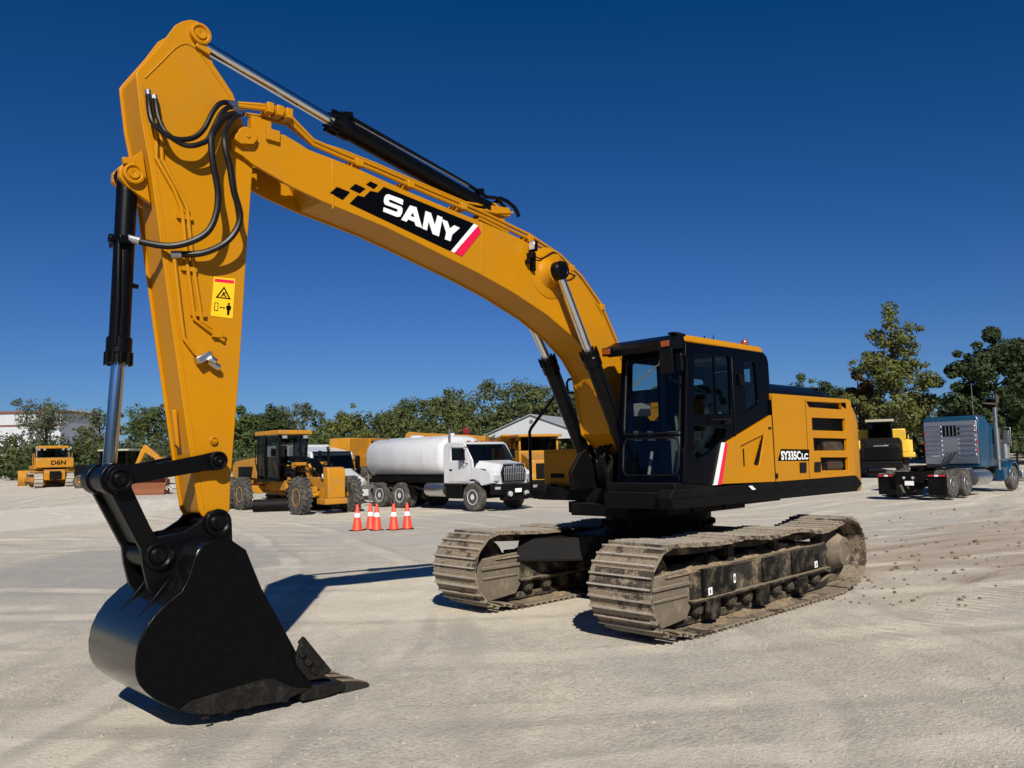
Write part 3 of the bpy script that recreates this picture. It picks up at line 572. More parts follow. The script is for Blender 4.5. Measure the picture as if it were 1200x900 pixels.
def make_track(yc,out):
    poly,pitch=resample(track_path(),NSH)
    dense,_=resample(track_path(),140)
    inn=inset(dense,.03); inn2=inset(dense,.105)
    mb=MB()
    for s in (-1,1):                            # the two rails of chain links
        y0=yc+s*.10
        o=len(mb.v); n=len(inn)
        for ya in (y0-.025,y0+.025):
            for p in inn: mb.v.append((p[0],ya,p[1]))
            for p in inn2: mb.v.append((p[0],ya,p[1]))
        for i in range(n):
            j=(i+1)%n; A=o;B=o+n;C_=o+2*n;D=o+3*n
            mb.f+=[(A+i,A+j,B+j,B+i),(C_+i,D+i,D+j,C_+j),(A+i,C_+i,C_+j,A+j),(B+i,B+j,D+j,D+i)]; mb.m+=[0]*4
    for p in resample(track_path(),NSH)[0]:
        pass
    tr=mb.build('crawler_track',M['frame'],EX)
    proto=None
    for i in range(NSH):
        a=poly[i-1];b=poly[(i+1)%NSH];p=poly[i]; t=Vector((b[0]-a[0],0,b[1]-a[1])).normalized(); nrm=Vector((t.z,0,-t.x))
        if i==0: o=shoe_mesh(pitch).build('track_shoe',M['shoe'],tr,angle=25); proto=o
        else: o=proto.copy(); COL.objects.link(o); o.parent=tr
        Y=nrm.cross(t)
        jt=random.uniform(-.012,.012)
        o.matrix_local=Matrix(((t.x,Y.x,nrm.x,p[0]),(t.y,Y.y,nrm.y,yc),(t.z,Y.z,nrm.z,p[1]),(0,0,0,1)))@Matrix.Rotation(jt,4,'Y')
    # ---- the side frame the track runs on
    s=out
    f=MB()
    f.prism([(1.55,.30),(1.55,.62),(1.40,.665),(-1.60,.69),(-1.66,.60),(-1.66,.36),(-1.5,.30)],yc-.20,yc+.235)
    f.prism([(1.58,.325),(1.58,.355),(-1.6,.375),(-1.6,.345)],yc-.30,yc+.30)            # lower ledge
    fr=f.build('track_frame',M['frame'],EX,.008)
    yo=yc+s*.237
    def pl(name,poly,mat,t=.02,y=None):
        y=yo if y is None else y
        q=MB(); q.prism(poly,min(y,y+s*t),max(y,y+s*t)); return q.build(name,mat,fr,.004)
    pl('cover_plate',[(1.37,.67),(.75,.655),(.75,.37),(1.37,.36)],M['plate_black'],.05)
    pl('cover_plate',[(.08,.655),(-.28,.66),(-.28,.38),(.08,.375)],M['plate_black'],.03)
    pl('cover_plate',[(-.63,.665),(-1.34,.675),(-1.34,.39),(-.63,.385)],M['plate_black'],.03)
    # front fork around the idler wheel
    fork=[(2.26,.62),(2.20,.66),(1.59,.69),(1.52,.6),(1.52,.3),(1.62,.17),(2.1,.13),(2.24,.17),(2.31,.35)]
    for k in (-1,1):
        q=MB(); q.prism(fork,yc+k*.19-.02,yc+k*.19+.02); y2=yc+k*.21
        q.prism([(2.22,.52),(2.22,.56),(1.56,.56),(1.56,.52)],min(y2,y2+k*.03),max(y2,y2+k*.03)); q.prism([(2.2,.40),(2.2,.43),(1.6,.43),(1.6,.40)],min(y2,y2+k*.02),max(y2,y2+k*.02))
        q.build('idler_fork',M['plate'],fr,.008)
    w=MB(); w.lathe([(.06,-.09),(.30,-.08),(.32,-.05),(.36,-.05),(.36,.05),(.32,.05),(.30,.08),(.06,.09)],(2.03,yc,.535),(0,1,0),36); w.build('idler_wheel',M['frame'],fr)
    g=MB(); prof=[]
    for i in range(44):
        a=2*PI*i/44; r=.335 if i%2 else .30; prof.append((-2.03+r*math.cos(a),.535+r*math.sin(a)))
    g.prism(prof,yc-.035,yc+.035); g.build('drive_sprocket',M['frame'],fr)
    d=MB(); d.lathe([(.30,.03),(.30,.10),(.245,.13),(.235,.20),(.20,.255),(.19,.30),(.12,.315),(.115,.30),(.001,.30)],(-2.03,yc,.535),(0,s,0),36)
    for i in range(16): a=2*PI*i/16; d.cyl((-2.03+.272*math.cos(a),yc+s*.10,.535+.272*math.sin(a)),(-2.03+.272*math.cos(a),yc+s*.122,.535+.272*math.sin(a)),.016,seg=6)
    d.build('final_drive',M['plate'],fr)
    rp=None
    for i in range(9):
        if rp is None:
            q=MB(); q.lathe([(.05,-.22),(.09,-.17),(.09,-.06),(.115,-.05),(.115,.05),(.09,.06),(.09,.17),(.05,.22)],(0,0,0),(0,1,0),20); rp=q.build('track_roller',M['frame'],fr); o=rp
        else: o=rp.copy(); COL.objects.link(o); o.parent=fr
        o.location=(1.36-i*.345,yc,.235)
    for x in (.62,-.42):
        q=MB(); q.lathe([(.04,-.16),(.085,-.14),(.085,.14),(.04,.16)],(x,yc,.79),(0,1,0),18); q.bx(x-.06,x+.06,yc+s*.15-.02,yc+s*.15+.02,.67,.83); q.build('carrier_roller',M['frame'],fr,.004)
    for x in (1.2,.13,-.83):
        q=MB(); yy=yc+s*.24; q.prism([(x+.13,.325),(x+.11,.16),(x+.04,.11),(x-.08,.11),(x-.12,.18),(x-.13,.325)],min(yy,yy+s*.05),max(yy,yy+s*.05)); q.build('roller_guard',M['plate_black'],fr,.008)
    for x,z in ((1.27,.42),(.77,.50),(-1.24,.44)):
        q=MB(); yy=yo+s*.051 if x>.7 else yo+s*.031
        q.prism([(x+.038,z-.04),(x+.038,z+.04),(x-.038,z+.043),(x-.038,z-.037)] if x!=.77 else [(x+.02,z-.05),(x+.02,z+.05),(x-.02,z+.052),(x-.02,z-.048)],min(yy,yy+s*.003),max(yy,yy+s*.003))
        q.prism([(x+.015,z-.02),(x+.015,z+.02),(x-.012,z+.02),(x-.012,z-.02)],min(yy+s*.003,yy+s*.005),max(yy+s*.003,yy+s*.005),1)
        q.build('small_sticker',[M['white_film'],M['grey']],fr)
    # caked earth lying on the frame and on the lower run of shoes
    def cake(name,x0,x1,y0,y1,zf,amp,nx,ny,seed):
        q=MB()
        for j in range(ny+1):
            for i in range(nx+1):
                x=x0+(x1-x0)*i/nx; y=y0+(y1-y0)*j/ny
                e=min(1,4*i/nx,4*(nx-i)/nx,3*j/ny,3*(ny-j)/ny)
                z=zf(x)+amp*e*(.55+.9*noise.fractal(Vector((x*5+seed,y*6,seed)),.6,2.,4))
                q.v.append((x,y,z))
        for j in range(ny):
            for i in range(nx): a=j*(nx+1)+i; q.f.append((a,a+1,a+nx+2,a+nx+1)); q.m.append(0)
        q.build(name,M['mud'],fr,angle=60)
    cake('caked_earth',-1.62,1.98,yc-.24,yc+.24,lambda x:.655-.01*x,.10,90,14,yc)
    cake('caked_earth',-1.45,1.6,yc-.36,yc+.37,lambda x:.045,.035,110,16,yc+9)
    return tr
make_track(1.307,1); make_track(-1.307,-1)
# ---- carbody
mb=MB()
mb.prismz([(1.0,.55),(.85,.9),(-.85,.9),(-1.0,.55),(-1.0,-.55),(-.85,-.9),(.85,-.9),(1.0,-.55)],.46,.90)
for sx in (1,-1):
    for sy in (1,-1):
        A=[(sx*1.62,sy*1.12),(sx*1.12,sy*1.12),(sx*.15,sy*.62),(sx*.82,sy*.30)]
        mb.prismz(A,.58,.86,taper=[(sx*1.52,sy*1.12),(sx*1.20,sy*1.12),(sx*.15,sy*.55),(sx*.78,sy*.30)])
        mb.prismz([(x*1.008,y*1.003) for x,y in A],.565,.585)
mb.build('carbody',M['black_dusty'],EX,.012)
mb=MB(); mb.lathe([(.72,0),(.72,.16),(.70,.17),(.70,.28)],(0,0,.90),(0,0,1),40)
for i in range(36): a=2*PI*i/36; mb.cyl((.735*math.cos(a),.735*math.sin(a),1.0),(.735*math.cos(a),.735*math.sin(a),1.06),.018,seg=6)
mb.build('slewing_ring',M['black_dusty'],EX)
# ---- revolving deck
mb=MB()
mb.prismz([(1.75,1.28),(1.75,.50),(1.0,.42),(1.0,-.42),(.75,-.5),(.75,-1.42),(-2.95,-1.42),(-2.95,1.28)],1.32,1.50)
mb.bx(-2.6,1.25,-.45,.45,1.17,1.32); mb.bx(-.9,.9,-.8,.8,1.17,1.32)
mb.bx(.92,1.70,.52,1.43,1.45,1.60)
for y in (.30,-.28):                            # boom foot cheeks
    mb.prism([(1.42,1.5),(1.45,1.72),(1.25,1.95),(.85,2.15),(.55,2.35),(.15,2.35),(-.25,1.9),(-.7,1.5)],y-.03,y+.03)
deck=up(mb,'revolving_deck',M['black_dusty'],bevel=.01)
for s in (1,-1):
    mb=MB()
    fxx=1.80 if s>0 else .78
    P=[(fxx,1.53),(fxx+.045,1.45),(fxx,1.325),(-2.95,1.305),(-3.17,1.41),(-2.99,1.528)]
    mb.prism(P,min(s*1.30,s*1.475),max(s*1.30,s*1.475)); 
    mb.prism([(fxx,1.44),(fxx,1.452),(-3.1,1.437),(-3.1,1.425)],min(s*1.475,s*1.487),max(s*1.475,s*1.487))
    k_=up(mb,'side_skirt',M['black_dusty'],bevel=.008)
    if s>0: sk=k_
mb=MB(); mb.prism([(.235,1.512),(.145,1.512),(.055,1.462),(.145,1.462)],1.489,1.4915); mb.build('white_mark',M['white_film'],sk)
mb=MB()
for x in (.55,-.2): mb.cyl((x,.9,1.32),(x,.9,1.20),.025,seg=10)
mb.cyl((1.2,.2,1.32),(1.2,.2,1.12),.05); each(mb,'drain_pipe',M['black_dusty'],deck)
# ---- cab
YL=1.45
side=[(1.385,3.15),(1.565,1.60),(.87,1.555),(.70,2.03),(-.515,2.405),(-.505,3.05),(-.47,3.13),(-.36,3.19),(-.2,3.20)]
def rnd(poly,r,n=3):
    out=[];k=len(poly)
    for i in range(k):
        a=Vector(poly[i-1]);b=Vector(poly[i]);c=Vector(poly[(i+1)%k])
        u=(a-b);v=(c-b); d=min(r,u.length*.45,v.length*.45); p=b+u.normalized()*d;q=b+v.normalized()*d
        for j in range(n+1):
            t=j/n; w=p*(1-t)**2+b*2*t*(1-t)+q*t*t; out.append((w.x,w.y))
    return out
w_up=rnd([(1.222,3.035),(.445,3.06),(.465,2.385),(1.298,2.345)],.05)
w_lo=rnd([(1.294,2.235),(.60,2.20),(.60,2.13),(1.06,1.905),(1.33,1.84)],.05)
w_re=rnd([(.125,3.015),(-.165,3.03),(-.20,2.525),(.10,2.41)],.05)
cab=MB(); plate(cab,side,[w_up,w_lo,w_re],YL-.05,YL)
YR=.58
cab_r=[(1.385,3.15),(1.565,1.60),(-.50,1.56),(-.505,3.05),(-.40,3.18)]
plate(cab,cab_r,[rnd([(1.25,3.02),(.70,3.02),(.70,2.1),(1.33,2.1)],.06),rnd([(.08,2.90),(-.37,2.90),(-.37,2.2),(.08,2.2)],.06)],YR-.02,YR+.03)
def fx(z): return 1.565-.18*(z-1.6)/1.55
def frontbar(y0,y1,z0,z1,t=.05,o=0.):
    cab.add([(fx(z0)+o,y0,z0),(fx(z0)+o,y1,z0),(fx(z0)-t,y1,z0),(fx(z0)-t,y0,z0),(fx(z1)+o,y0,z1),(fx(z1)+o,y1,z1),(fx(z1)-t,y1,z1),(fx(z1)-t,y0,z1)],[(0,1,2,3),(7,6,5,4),(0,4,5,1),(1,5,6,2),(2,6,7,3),(3,7,4,0)])
frontbar(YR-.02,YR+.04,1.6,3.14,.06,.012); frontbar(1.405,YL+.003,1.6,3.14,.06,.012)
frontbar(YR+.03,1.415,1.56,1.67,.05,.02); frontbar(YR+.03,1.415,3.03,3.15,.05,.02); frontbar(YR+.03,1.415,2.11,2.135,.03,.03)
cab.bx(-.52,-.47,YR,YL-.04,1.6,2.45); cab.bx(-.52,-.47,YR,YL-.04,3.0,3.15); cab.bx(-.52,-.47,YR,YR+.08,2.4,3.1); cab.bx(-.52,-.47,YL-.12,YL-.05,2.4,3.1)
cab.bx(-.48,1.5,YR,YL-.05,1.585,1.63)
CAB=up(cab,'cab',M['navy'],bevel=.006)
mb=MB(); mb.prism([(.42,3.06),(.425,2.02),(.405,2.02),(.40,3.06)],YL+.001,YL+.008); mb.prism([(1.42,3.02),(1.56,1.66),(1.535,1.66),(1.40,3.02)],YL+.001,YL+.007)
mb.bx(.17,.28,YL,YL+.03,2.72,2.86); each(mb,'door_trim',M['black'],CAB,.004)
mb=MB(); mb.tube([(.62,YL,2.30),(.62,YL+.05,2.30),(.80,YL+.055,2.305),(1.02,YL+.045,2.30),(1.02,YL,2.30)],.011); mb.bx(.52,.68,YL,YL+.025,2.25,2.33); mb.build('door_handle',M['black'],CAB,.004)
def pane(name,pts,mat='glass'):
    q=MB(); q.add(pts,[tuple(range(len(pts)))]); return q.build(name,M[mat],CAB,smooth=False)
pane('door_window',[(x,YL-.022,z) for x,z in inset(w_up,-.012)]); pane('door_window',[(x,YL-.022,z) for x,z in inset(w_lo,-.012)],'dark_glass'); pane('side_window',[(x,YL-.022,z) for x,z in inset(w_re,-.012)])
mb=MB(); 
for x in (.79,): mb.bx(x-.012,x+.012,YL-.03,YL-.012,2.36,3.05)
mb.build('window_bar',M['navy'],CAB)
def bow(y): t=(y-(YR+YL)/2)/((YL-YR)/2); return .035*(1-t*t)
def fpane(name,y0,y1,z0,z1,mat,rr=0):
    q=MB(); n=8;m=2
    for j in range(m+1):
        for i in range(n+1):
            y=y0+(y1-y0)*i/n; z=z0+(z1-z0)*j/m; q.v.append((fx(z)+bow(y)-.01,y,z))
    for j in range(m):
        for i in range(n): a=j*(n+1)+i; q.f.append((a,a+1,a+n+2,a+n+1)); q.m.append(0)
    return q.build(name,M[mat],CAB)
fpane('windscreen',YR+.03,1.415,2.13,3.04,'hazy_glass'); fpane('lower_windscreen',YR+.03,1.415,1.66,2.115,'hazy_glass')
pane('right_window',[(1.27,YR,3.03),(-.38,YR,3.03),(-.38,YR,2.08),(1.35,YR,2.08)],'glass'); pane('rear_window',[(-.495,YR+.07,3.02),(-.495,YL-.10,3.02),(-.495,YL-.10,2.43),(-.495,YR+.07,2.43)],'rear_glass')
# seals round the screens
mb=MB()
for z0,z1 in ((2.15,3.02),(1.68,2.10)):
    rp=rnd([(YR+.055,z0),(1.39,z0),(1.39,z1),(YR+.055,z1)],.10 if z0<2 else .05,4); rp.append(rp[0])
    mb.tube([(fx(z)+bow(y)+.0,y,z) for y,z in rp],.013,6)
mb.build('window_seal',M['rubber'],CAB)
mb=MB(); mb.tube([(fx(2.72)+.05,.77,2.72),(fx(2.85)+.062,.95,2.83),(fx(2.97)+.055,1.16,2.955)],.009,6); mb.cyl((fx(2.9)+.03,1.17,2.96),(fx(2.9)+.07,1.17,2.96),.03,seg=10); mb.build('windscreen_wiper',M['steel'],CAB)
# roof
mb=MB(); mb.prismz([(1.40,YR-.02),(1.40,YL+.012),(-.40,YL+.012),(-.44,YR-.02)],3.165,3.255,taper=[(1.36,YR+.02),(1.45,YL-.02),(-.36,YL-.02),(-.38,YR+.02)])
mb.build('cab_roof',M['yellow'],CAB,.03,bseg=3)
mb=MB(); mb.prism([(1.36,3.262),(1.50,3.245),(1.66,3.175),(1.67,3.12),(1.62,3.065),(1.37,3.10)],YR-.06,YL-.01)
mb.bx(1.44,1.60,YL-.10,YL+.0,3.235,3.262)
mb.build('sun_visor',M['black'],CAB,.012)
for y in (YR-.02,YL-.07):
    q=MB(); q.cb((1.66,y,3.125),(.07,.13,.095)); q.cb((1.698,y,3.125),(.008,.11,.065),mi=1); q.build('roof_light',[M['black'],M['amber']],CAB,.008)
mb=MB(); mb.lathe([(.055,0),(.055,.03),(.045,.035)],(-.28,1.25,3.255),(0,0,1),16); mb.lathe([(.043,.035),(.043,.075),(.03,.10),(.001,.105)],(-.28,1.25,3.255),(0,0,1),16,1); mb.build('warning_beacon',[M['black'],M['amber']],CAB)
mb=MB(); mb.tube([(.55,1.30,3.25),(.55,1.30,3.33)],.006,6); mb.tube([(.85,1.36,3.25),(.85,1.36,3.29)],.008,6); each(mb,'aerial',M['black'],CAB)
# mirror on a bent arm at the front left corner
mb=MB(); mb.tube([(1.47,YL-.02,2.70),(1.60,YL+.02,2.69),(1.70,YL-.02,2.74),(1.72,YL-.02,2.86)],.012,8,smooth=1); mb.cb((1.74,YL-.03,2.925),(.06,.14,.27),rot=(0,.08,.35)); mb.cb((1.46,YL-.03,2.93),(.13,.06,.20),rot=(0,0,.2))
mb.build('side_mirror',M['black'],CAB,.02)
# grab rail on the corner post
mb=MB(); mb.tube([(1.43,YL,3.0),(1.47,YL+.05,2.97),(1.57,YL+.05,2.0),(1.56,YL,1.95)],.012,8); mb.build('grab_rail',M['black'],CAB)
# inside
mb=MB(); mb.cb((.15,1.02,2.02),(.52,.50,.14)); mb.cb((-.02,1.02,2.40),(.14,.48,.74),rot=(0,-.15,0)); mb.cb((-.10,1.02,2.86),(.10,.26,.18),rot=(0,-.12,0)); mb.bx(-.05,.38,.80,1.24,1.63,1.95)
mb.build('driver_seat',M['seat'],CAB,.04)
mb=MB(); mb.bx(.62,.70,YR+.03,YR+.05,2.1,3.02); mb.bx(-.36,1.3,YR+.03,YR+.05,2.08,2.2); mb.bx(-.40,-.30,YL-.16,YL-.06,2.42,3.05); mb.build('inner_frame',M['seat'],CAB,.008)
mb=MB(); mb.bx(-.1,.55,.62,.76,1.63,2.2); mb.bx(-.1,.55,1.28,1.38,1.63,2.15); mb.cyl((.5,.70,2.2),(.54,.70,2.42),.02); mb.cyl((.5,1.33,2.15),(.54,1.33,2.4),.02); mb.cb((1.2,.68,2.45),(.06,.20,.16),rot=(0,0,.4)); mb.cyl((1.3,.8,1.63),(1.2,.8,1.95),.02); mb.cyl((1.3,1.15,1.63),(1.2,1.15,1.95),.02); mb.cb((1.28,.98,1.66),(.25,.5,.03))
each(mb,'control_console',M['grey'],CAB,.012)
mb=MB(); mb.bx(-.45,.3,YR+.05,YL-.07,3.06,3.10); mb.cb((.25,1.34,2.50),(.07,.03,.09)); each(mb,'cab_trim',M['trim'],CAB,.01)
# ---- left side panels, hood, counterweight
YS=1.475
mb=MB(); P=[(-.464,2.378),(-.478,1.535),(.905,1.56),(.69,2.024)]
plate(mb,P,[T['s_rec']],YS-.05,YS); rec=T['s_rec']; mb.prism(inset(rec,-.01),YS-.07,YS-.028)
SP=up(mb,'side_panel',M['yellow'],bevel=.005)
mb=MB(); mb.prism(inset(T['s_vent'],.008),YS-.027,YS-.012)
for k in range(7): t=(k+.5)/7; mb.cb((-.20+.18*t,YS-.008,2.08-.30*t),(.07,.012,.010),rot=(0,.5,0),mi=0)
mb.build('air_vent',M['black'],SP)
mb=MB()
mb.prism([(.955,1.552),(.735,2.036),(.700,2.030),(.905,1.553)],YS-.04,YS+.003,0); mb.prism([(.905,1.553),(.700,2.030),(.635,2.020),(.815,1.554)],YS+.0005,YS+.0035,1)
mb.build('red_and_white_stripe',[M['white_film'],M['red']],SP)
mb=MB(); mb.bx(-.42,-.36,YS,YS+.012,2.20,2.225); mb.bx(.24,.25,YS-.028,YS-.015,1.75,1.96); each(mb,'door_lock',M['black'],SP)
HP=[(-.476,2.655),(-2.88,2.662),(-2.945,2.61),(-2.958,2.42),(-2.962,1.535),(-.492,1.535),(-.484,2.40)]
HOLES=[T['s_o1'],T['s_o2'],T['s_o3'],T['s_o4']]
mb=MB(); plate(mb,HP,HOLES,YS-.05,YS)
mb.prism(inset(HP,.03),YS-.16,YS-.13,1)
ED=up(mb,'engine_door',[M['yellow'],M['black']],bevel=.005)
mb=MB()
for hname in ('s_o1','s_o2','s_o3','s_o4'):     # wire mesh and frames in the openings
    h=T[hname]; x0=max(p[0] for p in h);x1=min(p[0] for p in h);z0=min(p[1] for p in h);z1=max(p[1] for p in h)
    for k in range(1,22): x=x0+(x1-x0)*k/22; mb.bx(x-.003,x+.003,YS-.048,YS-.042,z0+.03,z1-.02)
    for k in range(1,5): z=z0+(z1-z0)*k/5; mb.bx(x1+.03,x0-.06,YS-.047,YS-.041,z-.003,z+.003)
mb.build('grille_mesh',M['black'],ED)
mb=MB(); mb.lathe([(.001,0),(.10,0),(.12,.05),(.12,.6)],(-2.0,YS-.128,1.95),(-1,0,0),14); mb.lathe([(.001,0),(.08,0),(.10,.04),(.10,.5)],(-2.1,YS-.128,1.70),(-1,0,0),14); each(mb,'engine_pipe',M['engine'],ED)
mb=MB()
for h in ('s_h1','s_h2'): mb.prism(T[h],YS+.0,YS+.016)
each(mb,'door_handle',M['black'],ED,.004)
mb=MB(); lb=T['s_lab']; mb.prism(lb,YS+.0005,YS+.003,0)
put_text(mb,'SY335C',.15,(-.655,YS+.004,1.812),(-1,0,-.012),(0.05,0,1),1,.006,width=.555); put_text(mb,'LC',.105,(-1.228,YS+.004,1.808),(-1,0,-.012),(0.05,0,1),1,.005,width=.19)
mb.build('type_label',[M['black_film'],M['white_film']],ED,smooth=False,recalc=False)
mb=MB(); mb.prism([(-.478,2.64),(-.487,1.54),(-.493,1.54),(-.484,2.64)],YS-.03,YS+.002); mb.bx(-1.435,-1.427,YS,YS+.002,1.55,2.62); mb.bx(-.52,-.47,YS,YS+.02,1.58,1.64); each(mb,'panel_seam',M['black'],ED)
mb=MB(); mb.bx(-2.95,-.50,-1.46,YS-.17,1.5,2.60); mb.prismx([(-1.46,2.60),(-1.40,2.655),(1.40,2.655),(YS-.052,2.62),(YS-.052,2.58),(-1.46,2.55)],-2.85,-.50)
hood=up(mb,'engine_hood',M['yellow'],bevel=.01)
mb=MB(); rings=[]
def cwring(ins,z):
    pts=[]; 
    for s in (1,-1):
        a=[(-2.964,1.475-ins*.6),(-3.10,1.470-ins),(-3.22,1.44-ins),(-3.31,1.37-ins),(-3.37+ins,1.22-ins),(-3.42+ins,.7-ins)]
        pts+= [(x,y*s,z) for x,y in (a if s==1 else a[::-1])]
    return pts
lv=[(.03,1.30),(0,1.34),(0,2.30),(.02,2.44),(.06,2.55),(.14,2.63),(.22,2.655)]
n=12
for ins,z in lv: mb.v+=cwring(ins,z)
for k in range(len(lv)-1):
    for i in range(n): mb.f.append((k*n+i,k*n+(i+1)%n,(k+1)*n+(i+1)%n,(k+1)*n+i)); mb.m.append(0)
mb.f+=[tuple(range(n)),tuple(range((len(lv)-1)*n,len(lv)*n))]; mb.m+=[0,0]
up(mb,'counterweight',M['yellow'],angle=40)
mb=MB(); mb.prismx([(-1.25,2.655),(-1.15,2.80),(-1.0,2.86),(1.0,2.86),(1.15,2.81),(1.24,2.74),(1.26,2.655)],-2.55,-.55,taper=None)
mb.prism([(-2.55,2.855),(-2.95,2.74),(-3.0,2.655),(-2.55,2.655)],-1.15,1.18); mb.cb((-1.7,0,2.88),(1.1,1.2,.05)); mb.cyl((-2.3,-.7,2.8),(-2.3,-.7,3.0),.07)
ec=up(mb,'engine_cover',M['black'],bevel=.025,bseg=3)
# ---- right side: tool box, tank, handrails
mb=MB(); mb.bx(-.15,.58,-1.56,-.66,1.345,1.50,0); mb.bx(-.15,.56,-1.54,-.68,1.50,2.02,1); mb.bx(.555,.57,-1.50,-.72,1.545,1.98,1); mb.bx(.57,.58,-1.40,-1.15,1.62,1.68,0); mb.bx(.565,.58,-.82,-.76,1.55,1.9,0); mb.bx(-.1,.74,-1.60,-.7,1.33,1.36,0)
up(mb,'tool_box',[M['black_dusty'],M['yellow']],bevel=.012)
mb=MB(); mb.bx(-1.4,-.17,-1.46,-.50,1.5,2.50); mb.cyl((-.5,-1.0,2.5),(-.5,-1.0,2.58),.08); up(mb,'fuel_tank',M['yellow'],bevel=.03)
mb=MB(); mb.tube([(.80,-1.58,1.40),(.80,-1.58,2.28),(.80,-1.545,2.335),(.80,-1.04,2.79),(.80,-.95,2.92)],.022,8); mb.tube([(.8,-1.58,1.44),(.78,-1.45,1.42)],.018,6); mb.tube([(.82,-.45,2.76),(.82,-.79,2.775),(.82,-.82,2.80),(.82,-.83,2.92),(.82,-.80,2.96),(.82,-.45,2.98)],.018,8); mb.bx(.74,.86,-1.62,-1.5,1.385,1.41)
up(mb,'handrail',M['black'])
mb=MB()
for k in range(9):
    y=.33+.03*k; mb.tube([(.9,y-.55,1.5),(1.05+.02*k,y-.5,1.8+.05*(k%3)),(1.0,y-.45,2.1),(.7,y-.4,2.3)],.02,6,smooth=1)
each(mb,'deck_hose',M['rubber'],deck)
mb=MB()
for k in range(8): mb.cyl((1.02+.03*(k%2),-.30+.055*k,1.82+.07*(k%3)),(1.06+.03*(k%2),-.30+.055*k,1.87+.07*(k%3)),.017,seg=8)
each(mb,'hose_fitting',M['steel'],deck)
# ---- boom
BL,BR=.26,-.20
BP=T['boom'][:-2]+[(.80,2.72),(.55,2.45),(.33,2.24),(.25,2.05),(.33,1.88),(.55,1.82),(.95,1.95),(1.30,2.18)]+T['boomlow'][1:]
mb=MB(); mb.prism(BP,BL-.028,BL); mb.prism(BP,BR,BR+.028)
core=[p for p in inset(BP,.014) if p[0]<5.62]; mb.prism(core,BR+.02,BL-.02)
for x,z0,z1 in ((5.19,4.195,4.655),(3.36,3.872,4.425)): mb.prism([(x,z0),(x+.018,z0),(x+.018,z1),(x,z1)],BL-.01,BL+.005)
for c,r in ((( 2.322,4.023),.30),):
    mb.lathe([(r,0),(r,.006),(r-.012,.012)],(c[0],BL-.001,c[1]),(0,1,0),40)
mb.lathe([(.19,.005),(.17,.03),(.135,.07),(.125,.12)],(2.322,BL,4.023),(0,1,0),32); mb.lathe([(.19,.005),(.17,.03),(.135,.07),(.125,.12)],(2.322,BR,4.023),(0,-1,0),32)
for y in (.09,-.03):                            # lugs for the stick cylinder
    mb.prism([(3.35,4.40),(3.10,4.72),(3.0,4.75),(2.93,4.70),(2.75,4.33)],y-.02,y+.02)
for y in (BL-.03,):
    mb.bx(5.80,5.98,y-.06,y+.02,4.70,4.84); mb.bx(5.74,5.86,BL,BL+.03,4.66,4.76)
BOOM=up(mb,'boom',M['yellow'],bevel=.007)
mb=MB(); mb.prism(T['lug'],BL+.001,BL+.05); mb.cyl((6.04,BL+.05,4.63),(6.04,BL+.058,4.63),.018,seg=10); mb.build('pin_retainer',M['yellow'],BOOM,.006)
mb=MB(); ring(mb,(6.03,4.63),.2,.275,.09); mb.build('boom_pin',M['yellow'],BOOM)
# company panel on the boom flank
mb=MB(); y=BL+.006
for k in ('d_panel','d_sq1','d_sq2','d_sq3'): mb.prism(T[k],y-.006,y,0)
mb.prism(T['d_white'],y-.006,y+.0005,1); mb.prism(T['d_red'],y-.006,y+.0005,2)
for k in ('d_S','d_A','d_N','d_Y'): mb.prism(T[k],y-.003,y+.002,1)
mb.prism(T['d_Ah'],y-.003,y+.003,0)
mb.build('name_panel',[M['black_film'],M['white_film'],M['red']],BOOM,smooth=False)
for k,r in (('tA',.020),('tB',.020),('tC',.016),('tD',.016)):
    q=MB(); q.tube(T[k],r,8); q.build('hydraulic_pipe',M['yellow'],BOOM)
q=MB(); q.tube([(x,-.15,z-.02) for x,_,z in T['tA'][5:]],.018,8); q.build('hydraulic_pipe',M['yellow'],BOOM)
mb=MB()
for i in (0,1,2): mb.bx(5.62+.09*i,5.68+.09*i,.17,.30,4.90,4.99)
for x,z in ((4.9,4.72),(4.3,4.65),(3.6,4.57),(2.6,4.40),(1.9,4.17),(1.35,3.76)): mb.bx(x-.04,x+.04,.03,.262,z-.055,z+.02)
mb.cb((2.95,.06,4.66),(.28,.16,.10),rot=(0,.1,0)); each(mb,'pipe_clamp',M['yellow'],BOOM,.006)
mb=MB(); mb.cb((2.66,BL+.085,4.265),(.05,.085,.115),rot=(0,-.1,.15)); mb.cb((2.69,BL+.088,4.27),(.012,.07,.095),rot=(0,-.1,.15),mi=1); mb.bx(2.63,2.69,BL,BL+.09,4.13,4.20); mb.cyl((2.66,BL+.07,4.15),(2.66,BL+.08,4.21),.016,seg=8); mb.bx(2.60,2.64,BL,BL+.06,4.00,4.14); mb.bx(2.68,2.72,BL,BL+.07,4.07,4.12)
mb.build('boom_work_light',[M['black'],M['lamp']],BOOM,.004)
mb=MB(); mb.tube([(2.63,BL+.05,4.18),(2.5,BL+.03,4.16),(2.36,BL+.02,4.225),(2.26,BL+.02,4.28),(2.16,BL,4.27)],.008,6,smooth=1); mb.tube([(2.05,BL-.05,4.23),(2.0,.1,4.30),(1.85,.05,4.34),(1.72,.05,4.20),(1.72,.1,4.1)],.009,6,smooth=1); mb.tube([(2.25,BL+.12,4.06),(2.0,BL+.06,4.05),(1.86,BL,4.06)],.010,6,smooth=1); mb.tube([(2.26,BL+.10,4.10),(2.16,BL+.03,4.19)],.008,6); each(mb,'lamp_cable',M['rubber'],BOOM)
